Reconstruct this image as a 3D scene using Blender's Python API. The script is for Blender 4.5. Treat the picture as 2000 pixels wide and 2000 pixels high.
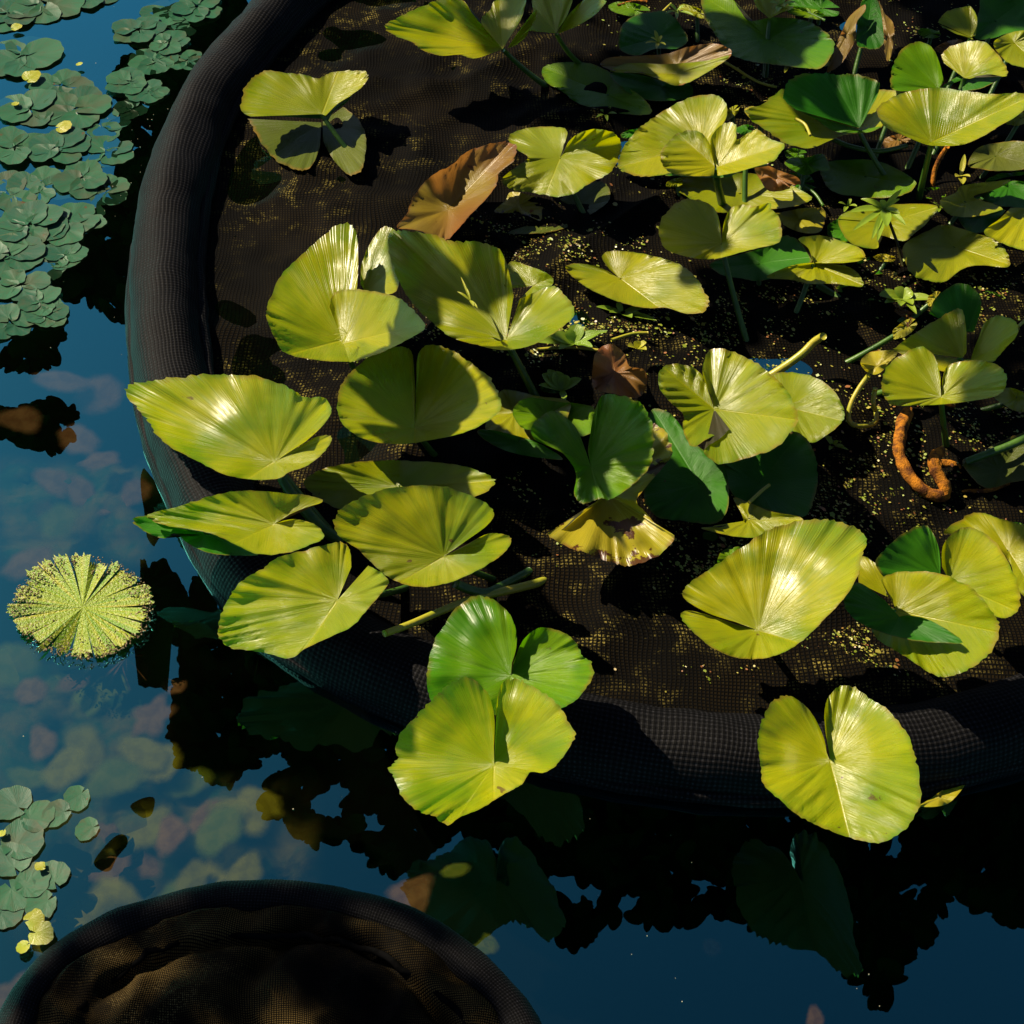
import bpy, bmesh, math, random
from mathutils import Vector, noise
R = math.radians
sc = bpy.context.scene
for o in list(bpy.data.objects): bpy.data.objects.remove(o)

# ---------------------------------------------------------------- camera, sky, sun, exposure
PITCH, DIST, HFOV = R(48), 2.65, R(35)
CAMP = Vector((0, -DIST*math.cos(PITCH), DIST*math.sin(PITCH)))
cd = bpy.data.cameras.new('camera'); cam = bpy.data.objects.new('camera', cd)
sc.collection.objects.link(cam); cam.location = CAMP; cam.rotation_euler = (R(90)-PITCH, 0, 0)
cd.angle = HFOV; cd.clip_end = 500; cd.clip_start = 0.05; sc.camera = cam
sc.render.resolution_x = sc.render.resolution_y = 1024

SUN = Vector((-0.60, 0.40, 0.69)).normalized()
w = bpy.data.worlds.new("World"); sc.world = w; w.use_nodes = True
nt = w.node_tree; nt.nodes.clear()
sky = nt.nodes.new('ShaderNodeTexSky'); sky.sky_type = 'NISHITA'; sky.sun_disc = False
sky.sun_elevation = math.asin(SUN.z); sky.sun_rotation = math.atan2(SUN.x, SUN.y)
sky.air_density = 0.6; sky.dust_density = 0.5; sky.ozone_density = 2.0
bg = nt.nodes.new('ShaderNodeBackground'); bg.inputs[1].default_value = 0.05
wo = nt.nodes.new('ShaderNodeOutputWorld')
nt.links.new(sky.outputs[0], bg.inputs[0]); nt.links.new(bg.outputs[0], wo.inputs[0])
sl = bpy.data.lights.new('sun', 'SUN'); sl.energy = 5.0; sl.angle = R(0.5); sl.color = (1.0, 0.85, 0.62)
so = bpy.data.objects.new('sun', sl); sc.collection.objects.link(so)
so.rotation_euler = SUN.to_track_quat('Z', 'Y').to_euler(); so.location = SUN*6
sc.view_settings.view_transform = 'Standard'; sc.view_settings.look = 'None'
sc.view_settings.exposure = 0.82; sc.view_settings.gamma = 1.0

# ---------------------------------------------------------------- helpers
F = 1000/math.tan(HFOV/2)
FW = Vector((0, math.cos(PITCH), -math.sin(PITCH))); UP = Vector((0, math.sin(PITCH), math.cos(PITCH)))
SC = 1200.0
def ray(x, y): return (FW + Vector((1,0,0))*((x-1000)/F) + UP*((1000-y)/F))
def at(x, y, h=0.0):
    d = ray(x, y); return CAMP + d*((h-CAMP.z)/d.z)
def refl(x, y, h):
    d = ray(x, y); W = CAMP + d*(-CAMP.z/d.z); m = Vector((d.x, d.y, -d.z)); return W + m*(h/m.z)
TILE = {'F':(0,0,2000/1932.), 'P':(0,0,1.0)}
for i, (a, b) in enumerate([(0,0),(650,0),(1300,0),(0,650),(650,650),(1300,650),(0,1300),(650,1300),(1300,1300)]):
    TILE['T%d'%(i+1)] = (a, b, 700/1932.)
def px(t, p):
    a, b, s = TILE[t]; return (a+p[0]*s, b+p[1]*s)
def cr(pts, n=8, closed=False):
    out = []; L = len(pts)
    g = (lambda i: pts[i % L]) if closed else (lambda i: pts[max(0, min(L-1, i))])
    for i in range(L if closed else L-1):
        p0, p1, p2, p3 = g(i-1), g(i), g(i+1), g(i+2)
        for k in range(n):
            t = k/n
            out.append(tuple(0.5*((2*b)+(c-a)*t+(2*a-5*b+4*c-d)*t*t+(3*b-a-3*c+d)*t**3) for a, b, c, d in zip(p0, p1, p2, p3)))
    if not closed: out.append(tuple(pts[-1]))
    return out
def link(name, bm, mat, parent=None, origin=None, smooth=True):
    me = bpy.data.meshes.new(name)
    if origin is not None: bmesh.ops.translate(bm, verts=bm.verts, vec=-Vector(origin))
    for f in bm.faces: f.smooth = smooth
    bm.to_mesh(me); bm.free()
    o = bpy.data.objects.new(name, me); sc.collection.objects.link(o)
    if isinstance(mat, (list, tuple)):
        for m in mat: me.materials.append(m)
    else: me.materials.append(mat)
    if parent is not None: o.parent = parent
    elif origin is not None: o.location = origin
    return o
def tag(o, label=None, cat=None, group=None, kind=None):
    if label: o['label'] = label
    if cat: o['category'] = cat
    if group: o['group'] = group
    if kind: o['kind'] = kind
    return o
def empty(name, loc):
    o = bpy.data.objects.new(name, None); sc.collection.objects.link(o); o.location = loc
    o.empty_display_size = 0.03; return o
def tube(bm, pts, rad, seg=10, uvl=None, caps=True, closed=False, vscale=1.0, uscale=1.0, bump=0, seed=0):
    """swept tube through world points; rad number or list"""
    n = len(pts); rings = []; P = [Vector(p) for p in pts]; up = Vector((0,0,1)); d = 0; ds = []
    for i in range(n):
        a = P[(i-1) % n] if closed else P[max(0, i-1)]; b = P[(i+1) % n] if closed else P[min(n-1, i+1)]
        t = (b-a).normalized()
        if abs(t.z) > 0.95: s = Vector((1,0,0))
        else: s = t.cross(up).normalized()
        u = s.cross(t).normalized(); r = rad[i] if isinstance(rad, (list, tuple)) else rad
        ring = []
        for k in range(seg):
            an = 2*math.pi*k/seg; rr = r
            if bump:
                rr += bump*noise.noise(Vector((i*0.11, math.cos(an)*1.3, math.sin(an)*1.3+seed)))
                rr += bump*0.6*noise.noise(Vector((i*0.45, math.cos(an)*.8, math.sin(an)*.8+seed+7)))
            ring.append(bm.verts.new(P[i] + s*math.cos(an)*rr + u*math.sin(an)*rr))
        rings.append(ring); ds.append(d)
        d += (P[(i+1) % n]-P[i]).length if (closed or i < n-1) else 0
    m = n if closed else n-1
    for i in range(m):
        A, B = rings[i], rings[(i+1) % n]; d0 = ds[i]; d1 = ds[i+1] if i+1 < n else d
        for k in range(seg):
            f = bm.faces.new((A[k], A[(k+1) % seg], B[(k+1) % seg], B[k]))
            if uvl is not None:
                for l, (uu, vv) in zip(f.loops, ((d0, k), (d0, k+1), (d1, k+1), (d1, k))):
                    l[uvl].uv = (uu*uscale, vv/seg*vscale)
    if caps and not closed:
        try:
            bm.faces.new(rings[0]); bm.faces.new(list(reversed(rings[-1])))
        except Exception: pass

# ---------------------------------------------------------------- materials
class G:
    def __init__(s, name):
        s.m = bpy.data.materials.new(name); s.m.use_nodes = True; s.t = s.m.node_tree; s.t.nodes.clear()
        s.out = s.n('ShaderNodeOutputMaterial')
    def n(s, k, **kw):
        x = s.t.nodes.new(k)
        for a, b in kw.items(): setattr(x, a, b)
        return x
    def set(s, inp, v):
        if v is None: return
        if hasattr(v, 'is_output') or isinstance(v, bpy.types.NodeSocket): s.t.links.new(v, inp)
        elif isinstance(v, (tuple, list)) and len(v) == 3 and inp.type == 'RGBA': inp.default_value = (*v, 1)
        else: inp.default_value = v
    def math(s, op, a, b=None, c=None, clamp=False):
        x = s.n('ShaderNodeMath', operation=op); x.use_clamp = clamp
        s.set(x.inputs[0], a); s.set(x.inputs[1], b)
        if c is not None: s.set(x.inputs[2], c)
        return x.outputs[0]
    def ramp(s, v, a, b, lo=0.0, hi=1.0):
        x = s.n('ShaderNodeMapRange'); x.interpolation_type = 'SMOOTHSTEP'
        for i, q in enumerate((v, a, b, lo, hi)): s.set(x.inputs[i], q)
        return x.outputs[0]
    def mix(s, f, a, b, mode='MIX'):
        x = s.n('ShaderNodeMix', data_type='RGBA', blend_type=mode)
        s.set(x.inputs[0], f); s.set(x.inputs[6], a); s.set(x.inputs[7], b); return x.outputs[2]
    def noise(s, co, scale, detail=3, rough=.5, dist=0):
        x = s.n('ShaderNodeTexNoise'); s.set(x.inputs['Vector'], co)
        x.inputs['Scale'].default_value = scale; x.inputs['Detail'].default_value = detail
        x.inputs['Roughness'].default_value = rough; x.inputs['Distortion'].default_value = dist
        return x.outputs['Fac']
    def uv(s, name): return s.n('ShaderNodeUVMap', uv_map=name).outputs[0]
    def sep(s, v):
        x = s.n('ShaderNodeSeparateXYZ'); s.set(x.inputs[0], v); return x.outputs
    def vec(s, a, b, c=0.0):
        x = s.n('ShaderNodeCombineXYZ')
        for i, q in enumerate((a, b, c)): s.set(x.inputs[i], q)
        return x.outputs[0]
    def bump(s, h, strength=.3, dist=.001):
        x = s.n('ShaderNodeBump'); x.inputs['Strength'].default_value = strength
        x.inputs['Distance'].default_value = dist; s.set(x.inputs['Height'], h); return x.outputs[0]
    def pr(s, col, rough=.5, normal=None, **kw):
        x = s.n('ShaderNodeBsdfPrincipled'); s.set(x.inputs['Base Color'], col); s.set(x.inputs['Roughness'], rough)
        if normal is not None: s.set(x.inputs['Normal'], normal)
        for k, v in kw.items(): s.set(x.inputs[k.replace('_', ' ')], v)
        return x.outputs[0]
    def mixsh(s, f, a, b):
        x = s.n('ShaderNodeMixShader'); s.set(x.inputs[0], f); s.t.links.new(a, x.inputs[1]); s.t.links.new(b, x.inputs[2])
        return x.outputs[0]
    def end(s, sh): s.t.links.new(sh, s.out.inputs[0]); return s.m
def oi(g): return g.n('ShaderNodeObjectInfo').outputs['Random']

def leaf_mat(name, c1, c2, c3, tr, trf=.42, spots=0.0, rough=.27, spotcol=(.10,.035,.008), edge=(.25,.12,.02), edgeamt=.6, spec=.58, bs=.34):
    g = G(name); pol = g.uv('polar'); fl = g.uv('flat'); sx = g.sep(pol); a, r = sx[0], sx[1]
    rnd = oi(g)
    off = g.n('ShaderNodeVectorMath', operation='ADD'); g.set(off.inputs[0], fl); g.set(off.inputs[1], g.vec(g.math('MULTIPLY', rnd, 37.0), g.math('MULTIPLY', rnd, 91.0)))
    co = off.outputs[0]
    big = g.noise(co, 3.0, 2, .5); mid = g.noise(co, 14, 4, .6); fine = g.noise(co, 90, 3, .6)
    pco = g.vec(g.math('MULTIPLY', a, 2.2), g.math('MULTIPLY_ADD', mid, .25, g.math('MULTIPLY', r, 1.1)), g.math('MULTIPLY', rnd, 20.0))
    streak = g.noise(pco, 3.0, 4, .6)
    # veins run out from the leaf's stalk, forking half way to the margin
    warp = g.math('MULTIPLY_ADD', g.noise(co, 9, 2), .10, a)
    def vein(k, w):
        fr = g.math('FRACT', g.math('MULTIPLY', warp, k)); d = g.math('ABSOLUTE', g.math('SUBTRACT', fr, .5))
        return g.ramp(d, 0.0, w, 1.0, 0.0)
    v1 = vein(2.6, .07); v2 = g.math('MULTIPLY', vein(5.2, .12), g.ramp(r, .35, .6, 0, .6))
    rb = g.sep(g.uv('rib')); mr = g.math('MULTIPLY', g.ramp(g.math('ABSOLUTE', rb[0]), .006, .028, 1, 0), g.ramp(rb[1], .0, .03))
    vv = g.math('MAXIMUM', g.math('MAXIMUM', v1, v2), mr)
    col = g.mix(g.ramp(big, .35, .65), c1, c2)
    col = g.mix(g.math('MULTIPLY', g.ramp(streak, .42, .72), .40), col, c3)
    col = g.mix(g.math('MULTIPLY', g.ramp(g.noise(co, 5.5, 3, .55), .50, .66), .55), col, c3)
    col = g.mix(g.math('MULTIPLY', g.ramp(mid, .45, .8), .28), col, (c1[0]*.45, c1[1]*.55, c1[2]*.4))
    col = g.mix(g.math('MULTIPLY', vv, .22), col, (min(1,c2[0]*1.5), min(1,c2[1]*1.3), c2[2]*2+.01))
    col = g.mix(g.ramp(r, .93, 1.0, 0, edgeamt), col, g.mix(g.ramp(mid,.4,.6), edge, c3))
    sp1 = g.ramp(g.noise(co, 26, 2, .5), .74-.0*spots, .77)
    th_ = g.math('MULTIPLY_ADD', g.ramp(rnd, .2, 1.0), -.045, .70-.16*spots)
    sp2 = g.ramp(g.noise(co, 11+0, 5, .65), th_, g.math('ADD', th_, .03))
    spk = g.math('MAXIMUM', g.math('MULTIPLY', sp1, .8), g.math('MULTIPLY', sp2, 1.0 if spots > 0 else .75))
    col = g.mix(spk, col, spotcol)
    bh = g.math('ADD', g.math('MULTIPLY', vv, -.7), g.math('ADD', g.math('MULTIPLY', streak, 1.0), g.math('MULTIPLY', fine, .18)))
    nb = g.bump(bh, bs, .0022)
    p = g.pr(col, g.math('MULTIPLY_ADD', mid, .22, rough-.08), nb, Specular_IOR_Level=spec)
    t = g.n('ShaderNodeBsdfTranslucent'); g.set(t.inputs[0], g.mix(spk, g.mix(g.math('MULTIPLY', vv, .35), tr, (tr[0]*.5, tr[1]*.6, tr[2]*.5)), spotcol)); g.set(t.inputs[1], nb)
    bf = g.n('ShaderNodeNewGeometry').outputs['Backfacing']; t.inputs[0].links[0].from_socket
    tc_ = g.mix(bf, t.inputs[0].links[0].from_socket, (.02,.014,.003)); g.set(t.inputs[0], tc_)
    pb = g.pr(g.mix(mid, (.05,.035,.006), (.03,.04,.005)), .5, nb); p = g.mixsh(bf, p, pb)
    return g.end(g.mixsh(trf, p, t.outputs[0]))
M = {}
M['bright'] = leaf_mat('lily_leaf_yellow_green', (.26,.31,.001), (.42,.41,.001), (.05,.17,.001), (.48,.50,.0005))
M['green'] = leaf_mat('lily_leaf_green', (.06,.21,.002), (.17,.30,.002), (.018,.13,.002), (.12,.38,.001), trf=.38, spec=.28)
M['deep'] = leaf_mat('lily_leaf_dark_and_shaded', (.018,.13,.002), (.05,.20,.003), (.008,.08,.002), (.05,.28,.001), trf=.3, rough=.42, spec=.25)  # dark green leaves and folds; for leaves in shadow the shade is in this colour
M['yellow'] = leaf_mat('lily_leaf_spotted_yellow', (.45,.38,.02), (.50,.44,.02), (.30,.32,.02), (.5,.42,.01), spots=.75, edgeamt=.9)
M['brown'] = leaf_mat('lily_leaf_withered', (.30,.10,.035), (.30,.23,.02), (.13,.055,.02), (.38,.16,.03), spots=.35, rough=.3, edge=(.3,.08,.02))
M['olive'] = leaf_mat('lily_leaf_sunken_and_mirrored', (.07,.10,.012), (.11,.13,.015), (.05,.06,.01), (.08,.10,.01), trf=.15, spots=.2, spec=.2)  # sunken leaves, also a leaf's reflection drawn as geometry
M['pad'] = leaf_mat('floating_pad_teal', (.008,.075,.040), (.022,.115,.050), (.07,.065,.03), (.05,.14,.05), trf=.12, rough=.42, edgeamt=.2, edge=(.08,.13,.05), spec=.2, bs=.12)

def stem_mat(name, c1, c2, sc_=30, rg=.38):
    g = G(name); tc = g.n('ShaderNodeTexCoord').outputs['Object']
    n1 = g.noise(tc, sc_, 4, .6); n2 = g.noise(tc, sc_*6, 3, .6)
    col = g.mix(g.ramp(n1, .35, .65), c1, c2)
    return g.end(g.pr(col, rg, g.bump(n2, .5 if rg < .5 else 1.0, .001 if rg < .5 else .003), Specular_IOR_Level=.5 if rg < .5 else .15))
M['stem'] = stem_mat('stem_dark_green', (.03,.09,.01), (.06,.14,.012))
M['ystem'] = stem_mat('stem_yellow_green', (.30,.33,.02), (.42,.36,.03))
M['root'] = stem_mat('root_orange', (.48,.18,.012), (.10,.035,.01), 70, .8)

def thread(g, uvv, ku, kv, wdt=.30):
    s_ = g.sep(uvv)
    def one(c, k):
        fr = g.math('FRACT', g.math('MULTIPLY', c, k)); d = g.math('ABSOLUTE', g.math('SUBTRACT', fr, .5))
        return g.ramp(d, .5-wdt, .5-wdt*.35)
    return one(s_[0], ku), one(s_[1], kv)
def warped(g, uvv, sc_, amt):
    nz = g.n('ShaderNodeTexNoise'); g.set(nz.inputs['Vector'], uvv); nz.inputs['Scale'].default_value = sc_; nz.inputs['Detail'].default_value = 2
    v = g.n('ShaderNodeVectorMath', operation='MULTIPLY_ADD'); g.set(v.inputs[0], nz.outputs['Color']); v.inputs[1].default_value = (amt, amt, 0); g.set(v.inputs[2], uvv)
    return v.outputs[0]
def mesh_cloth(name, cell, bumpy=1.0):
    g = G(name); u0 = g.uv('cloth'); u = warped(g, u0, 5, .035)
    a, b = thread(g, u, 1/cell, 1/cell, .32); th = g.math('MAXIMUM', a, b); x = g.math('MULTIPLY', a, b)
    n1 = g.noise(u0, 9, 3, .6); n2 = g.noise(u0, 220, 2, .6)
    col = g.mix(th, (.0016,.0016,.0018), g.mix(g.ramp(n1, .3, .7), (.003,.003,.0033), (.006,.006,.0065)))
    col = g.mix(g.math('MULTIPLY', x, g.ramp(n2, .4, .7, .2, .9)), col, (.026,.026,.030))
    h = g.math('ADD', g.math('ADD', a, b), g.math('MULTIPLY', n2, .3))
    return g.end(g.pr(col, .6, g.bump(h, .45*bumpy, .0012), Specular_IOR_Level=.06))
M['hose'] = mesh_cloth('black_mesh_sleeve', .0072)
M['hose2'] = mesh_cloth('black_fine_sleeve', .0040, .6)
def net_mat(name, cell, holes, gold, golds=(.52,.72)):
    g = G(name); u0 = g.uv('cloth'); u = warped(g, u0, 3.2, .10)
    a, b = thread(g, u, 1/cell, 1/cell, .27); th = g.math('MAXIMUM', a, b)
    n1 = g.noise(u0, 3.5, 4, .6); n2 = g.noise(u0, 24, 4, .7); n3 = g.noise(u0, 260, 2, .7)
    fill = g.mix(g.ramp(n1, .40, .68), (.003,.0025,.0015), holes)
    glint = g.math('MULTIPLY', g.math('MULTIPLY', g.ramp(n2, golds[0], golds[1]), g.ramp(n3, .42, .62)), g.ramp(g.noise(u0, 2.6, 3, .5), .44, .58, .06, 1))
    fill = g.mix(glint, fill, gold)
    col = g.mix(th, fill, (.0018,.0018,.0018))
    h = g.math('ADD', th, g.math('MULTIPLY', n2, .6))
    return g.end(g.pr(col, .7, g.bump(h, .7, .0015), Specular_IOR_Level=.03))
M['net'] = net_mat('black_pond_net', .0064, (.012,.008,.003), (.26,.21,.05), (.50,.66))
M['net2'] = net_mat('brown_net_lining', .0026, (.16,.105,.032), (.22,.16,.06), (.42,.7))

def water_mat():
    g = G('pond_water'); tc = g.n('ShaderNodeTexCoord').outputs['Object']
    nb = g.bump(g.math('ADD', g.noise(tc, 2.2, 2, .4), g.math('MULTIPLY', g.noise(tc, 9, 2, .5), .12)), .012, .02)
    fr = g.n('ShaderNodeLayerWeight'); fr.inputs[0].default_value = 0.5; g.set(fr.inputs['Normal'], nb)
    gl = g.n('ShaderNodeBsdfGlossy'); gl.inputs['Roughness'].default_value = 0.0
    g.set(gl.inputs['Color'], (.16,.86,.90)); g.set(gl.inputs['Normal'], nb)
    tr = g.n('ShaderNodeBsdfTransparent'); g.set(tr.inputs[0], (.72,.80,.72))
    return g.end(g.mixsh(g.math('MULTIPLY_ADD', g.math('POWER', fr.outputs['Facing'], 1.3), 1.15, .19, clamp=True), tr.outputs[0], gl.outputs[0]))
M['water'] = water_mat()
def plain(name, c1, c2, s_=20, rough=.7, b=.4):
    g = G(name); tc = g.n('ShaderNodeTexCoord').outputs['Object']; n1 = g.noise(tc, s_, 4, .6)
    return g.end(g.pr(g.mix(g.ramp(n1, .35, .65), c1, c2), rough, g.bump(n1, b, .003), Specular_IOR_Level=.0 if rough >= .8 else .3))
M['bed'] = plain('pond_mud', (.0010,.0016,.0014), (.002,.002,.0012), 3, .9)
M['bark'] = plain('tree_bark', (.05,.035,.02), (.09,.07,.05), 12)
M['dfol'] = plain('tree_and_shade_caster_dark', (.005,.004,.001), (.014,.013,.002), 4, .8, .1)  # shared by the tree and the added shade casters
# ---------------------------------------------------------------- water and pond bed
def grid_plane(name, mat, z, s, n=1, kind='structure'):
    bm = bmesh.new(); bmesh.ops.create_grid(bm, x_segments=n, y_segments=n, size=s)
    bmesh.ops.translate(bm, verts=bm.verts, vec=(0,0,z)); return tag(link(name, bm, mat), kind=kind)
grid_plane('pond_water', M['water'], 0, 60)
grid_plane('pond_bed', M['bed'], -0.42, 70)

# ---------------------------------------------------------------- the large floating ring and its net
RC = [(612,-30),(508,75),(430,168),(378,262),(346,370),(329,480),(324,600),(331,700),(352,815),(392,925),(440,1030),(510,1135),(605,1225),(718,1292),(850,1352),(990,1404),(1130,1442),(1300,1472),(1450,1487),(1600,1484),(1750,1468),(1880,1443),(2040,1400),(2250,1310),(2460,1150),(2600,930),(2660,650),(2600,350),(2440,100),(2180,-110),(1850,-250),(1450,-310),(1100,-280),(820,-170)]
RH = 0.012; RR = 0.066
ringw = [at(x, y, RH) for x, y in RC]
ringw = [Vector(p) for p in cr([tuple(p) for p in ringw], 8, closed=True)]
# even spacing
def even(pts, step, closed=True):
    out = []; acc = 0; L = len(pts)
    for i in range(L if closed else L-1):
        a, b = pts[i], pts[(i+1) % L]; d = (b-a).length; t = acc
        while t < d: out.append(a+(b-a)*(t/d)); t += step
        acc = t-d
    return out
ringw = even(ringw, .02)
fr_root = empty('floating_net_ring', (sum((p.x for p in ringw))/len(ringw), sum((p.y for p in ringw))/len(ringw), 0))
tag(fr_root, 'large floating ring in black mesh with a sunken net full of lilies', 'plant ring')
RO = Vector(fr_root.location)
def in_root(bm, o): bmesh.ops.translate(bm, verts=bm.verts, vec=-Vector(o)); return bm
bm = bmesh.new(); ul = bm.loops.layers.uv.new('cloth')
tube(bm, ringw, RR, 40, ul, closed=True, vscale=2*math.pi*RR, bump=.006, seed=3)
link('float_tube', in_root(bm, RO), M['hose'], fr_root)
# lengthwise folds of the sleeve: welts riding on the tube, one outer and one inner seam
def offset_ring(pts, off, z):
    out = []; n = len(pts)
    for i in range(n):
        t = (pts[(i+2) % n]-pts[i-2]); t.z = 0; t.normalize(); nn = Vector((t.y, -t.x, 0))
        o_ = off + .006*noise.noise(Vector((i*.06, off*9, 1))); zz = z + .006*noise.noise(Vector((i*.05, off*7, 5)))
        out.append(pts[i]+nn*o_+Vector((0,0,zz)))
    return out
cen = sum(ringw, Vector())/len(ringw)
t0 = ringw[2]-ringw[0]; sgn = 1 if (Vector((t0.y,-t0.x,0))).dot(cen-ringw[0]) > 0 else -1   # sgn*normal points inward
for off, z, rr in ((-.056, -.006, .016), (.058, .004, .015)):
    bm = bmesh.new(); ul = bm.loops.layers.uv.new('cloth')
    tube(bm, offset_ring(ringw, sgn*off, z), rr, 14, ul, closed=True, vscale=.11, bump=.005, seed=off*100)
    link('sleeve_seam', in_root(bm, RO), M['hose'], fr_root)
def net_z(r, x, y, s=0):
    # r: 1 at the ring, 0 in the middle
    e = 1-r
    dv = Vector((x-cen.x, y-cen.y, 0)).normalized(); lf = max(0, min(1, (-dv.x*.8+dv.y*.35+.05)*2)); gut = -0.012*lf*math.exp(-((e-.12)/.065)**2)
    rid = 1-abs(noise.noise(Vector((x*2.4+y*1.1, y*3.2-x*.8, 3+s))))*2.2
    rid2 = 1-abs(noise.noise(Vector((x*6+4, y*7.5, 8+s))))*2
    z = .0012 + .015*rid**3 + .009*rid2 + .010*noise.noise(Vector((x*13, y*13, 2+s)))
    k = min(1, e/.22); return z*k + gut + (1-k)*(.012)
bm = bmesh.new(); ul = bm.loops.layers.uv.new('cloth'); K = 150; n = len(ringw); step = 1
vv = []
for i in range(0, n):
    row = []
    for j in range(K+1):
        r = (j/K)**.8; p = cen + (ringw[i]-cen)*r
        row.append(bm.verts.new((p.x, p.y, net_z(r, p.x, p.y))))
    vv.append(row)
for i in range(n):
    A, B = vv[i], vv[(i+1) % n]
    for j in range(K):
        f = bm.faces.new((A[j], A[j+1], B[j+1], B[j])) 
        for l in f.loops: l[ul].uv = (l.vert.co.x+l.vert.co.z*.5, l.vert.co.y+l.vert.co.z*.5)
bmesh.ops.remove_doubles(bm, verts=[r_[0] for r_ in vv], dist=1e-5)
link('net_bag', in_root(bm, RO), M['net'], fr_root)

# ---------------------------------------------------------------- the small ring in the near left corner
BC = [(28,2012),(95,1905),(205,1826),(315,1786),(430,1762),(545,1757),(660,1770),(780,1805),(880,1862),(955,1930),(1015,2010),(1050,2150),(1040,2320),(960,2480),(760,2620),(520,2660),(270,2600),(80,2450),(0,2280),(-15,2130)]
bw = even([Vector(p) for p in cr([tuple(at(x, y, .008)) for x, y in BC], 10, closed=True)], .012)
bcen = sum(bw, Vector())/len(bw)
bk = empty('small_net_basket', (bcen.x, bcen.y, 0)); tag(bk, 'small round basket with grey mesh rim and wrinkled brown lining', 'basket')
bm = bmesh.new(); ul = bm.loops.layers.uv.new('cloth')
tube(bm, bw, .029, 28, ul, closed=True, vscale=.18, bump=.003, seed=11)
link('float_tube', in_root(bm, bcen), M['hose2'], bk)
bm = bmesh.new(); ul = bm.loops.layers.uv.new('cloth'); vv = []; n = len(bw); K = 70
for i in range(n):
    row = []
    for j in range(K+1):
        r = j/K; p = bcen+(bw[i]-bcen)*r; e = 1-r; x, y = p.x, p.y
        fold = noise.noise(Vector((x*7, y*7, 4)))
        z = .030 - .022*math.exp(-((e-.24-.05*fold)/.03)**2) + (.016*noise.noise(Vector((x*9, y*9, 1))) + .008*(1-3*abs(noise.noise(Vector((x*16+y*9, y*15-x*7, 6))))) + .02*(1-abs(noise.noise(Vector((x*5+y*4, y*5-x*4, 9))))*3)**1 * .4)
        z -= .020*math.exp(-(noise.noise(Vector((x*3.3, y*3.3, 21)))/.05)**2)*min(1, e*4)
        row.append(bm.verts.new((x, y, max(.004, z)*min(1, e/.08)+.004)))
    vv.append(row)
for i in range(n):
    A, B = vv[i], vv[(i+1) % n]
    for j in range(K):
        f = bm.faces.new((A[j], A[j+1], B[j+1], B[j]))
        for l in f.loops: l[ul].uv = (l.vert.co.x, l.vert.co.y)
bmesh.ops.remove_doubles(bm, verts=[r_[0] for r_ in vv], dist=1e-5)
link('lining', in_root(bm, bcen), M['net2'], bk)
bm = bmesh.new(); pts = []
for i in range(n):
    a = i/n*6.283; q = .80+.05*noise.noise(Vector((math.cos(a)*4, math.sin(a)*4, 3)))+.03*noise.noise(Vector((math.cos(a)*11, math.sin(a)*11, 5)))
    p = bcen+(bw[i]-bcen)*q; pts.append(Vector((p.x, p.y, .032+.006*noise.noise(p*9))))
tube(bm, pts, .0042, 8, closed=True, bump=.0016, seed=5)
link('cord', in_root(bm, bcen), plain('black_cord', (.002,.002,.002), (.005,.005,.005), 40, .85), bk)
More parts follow.
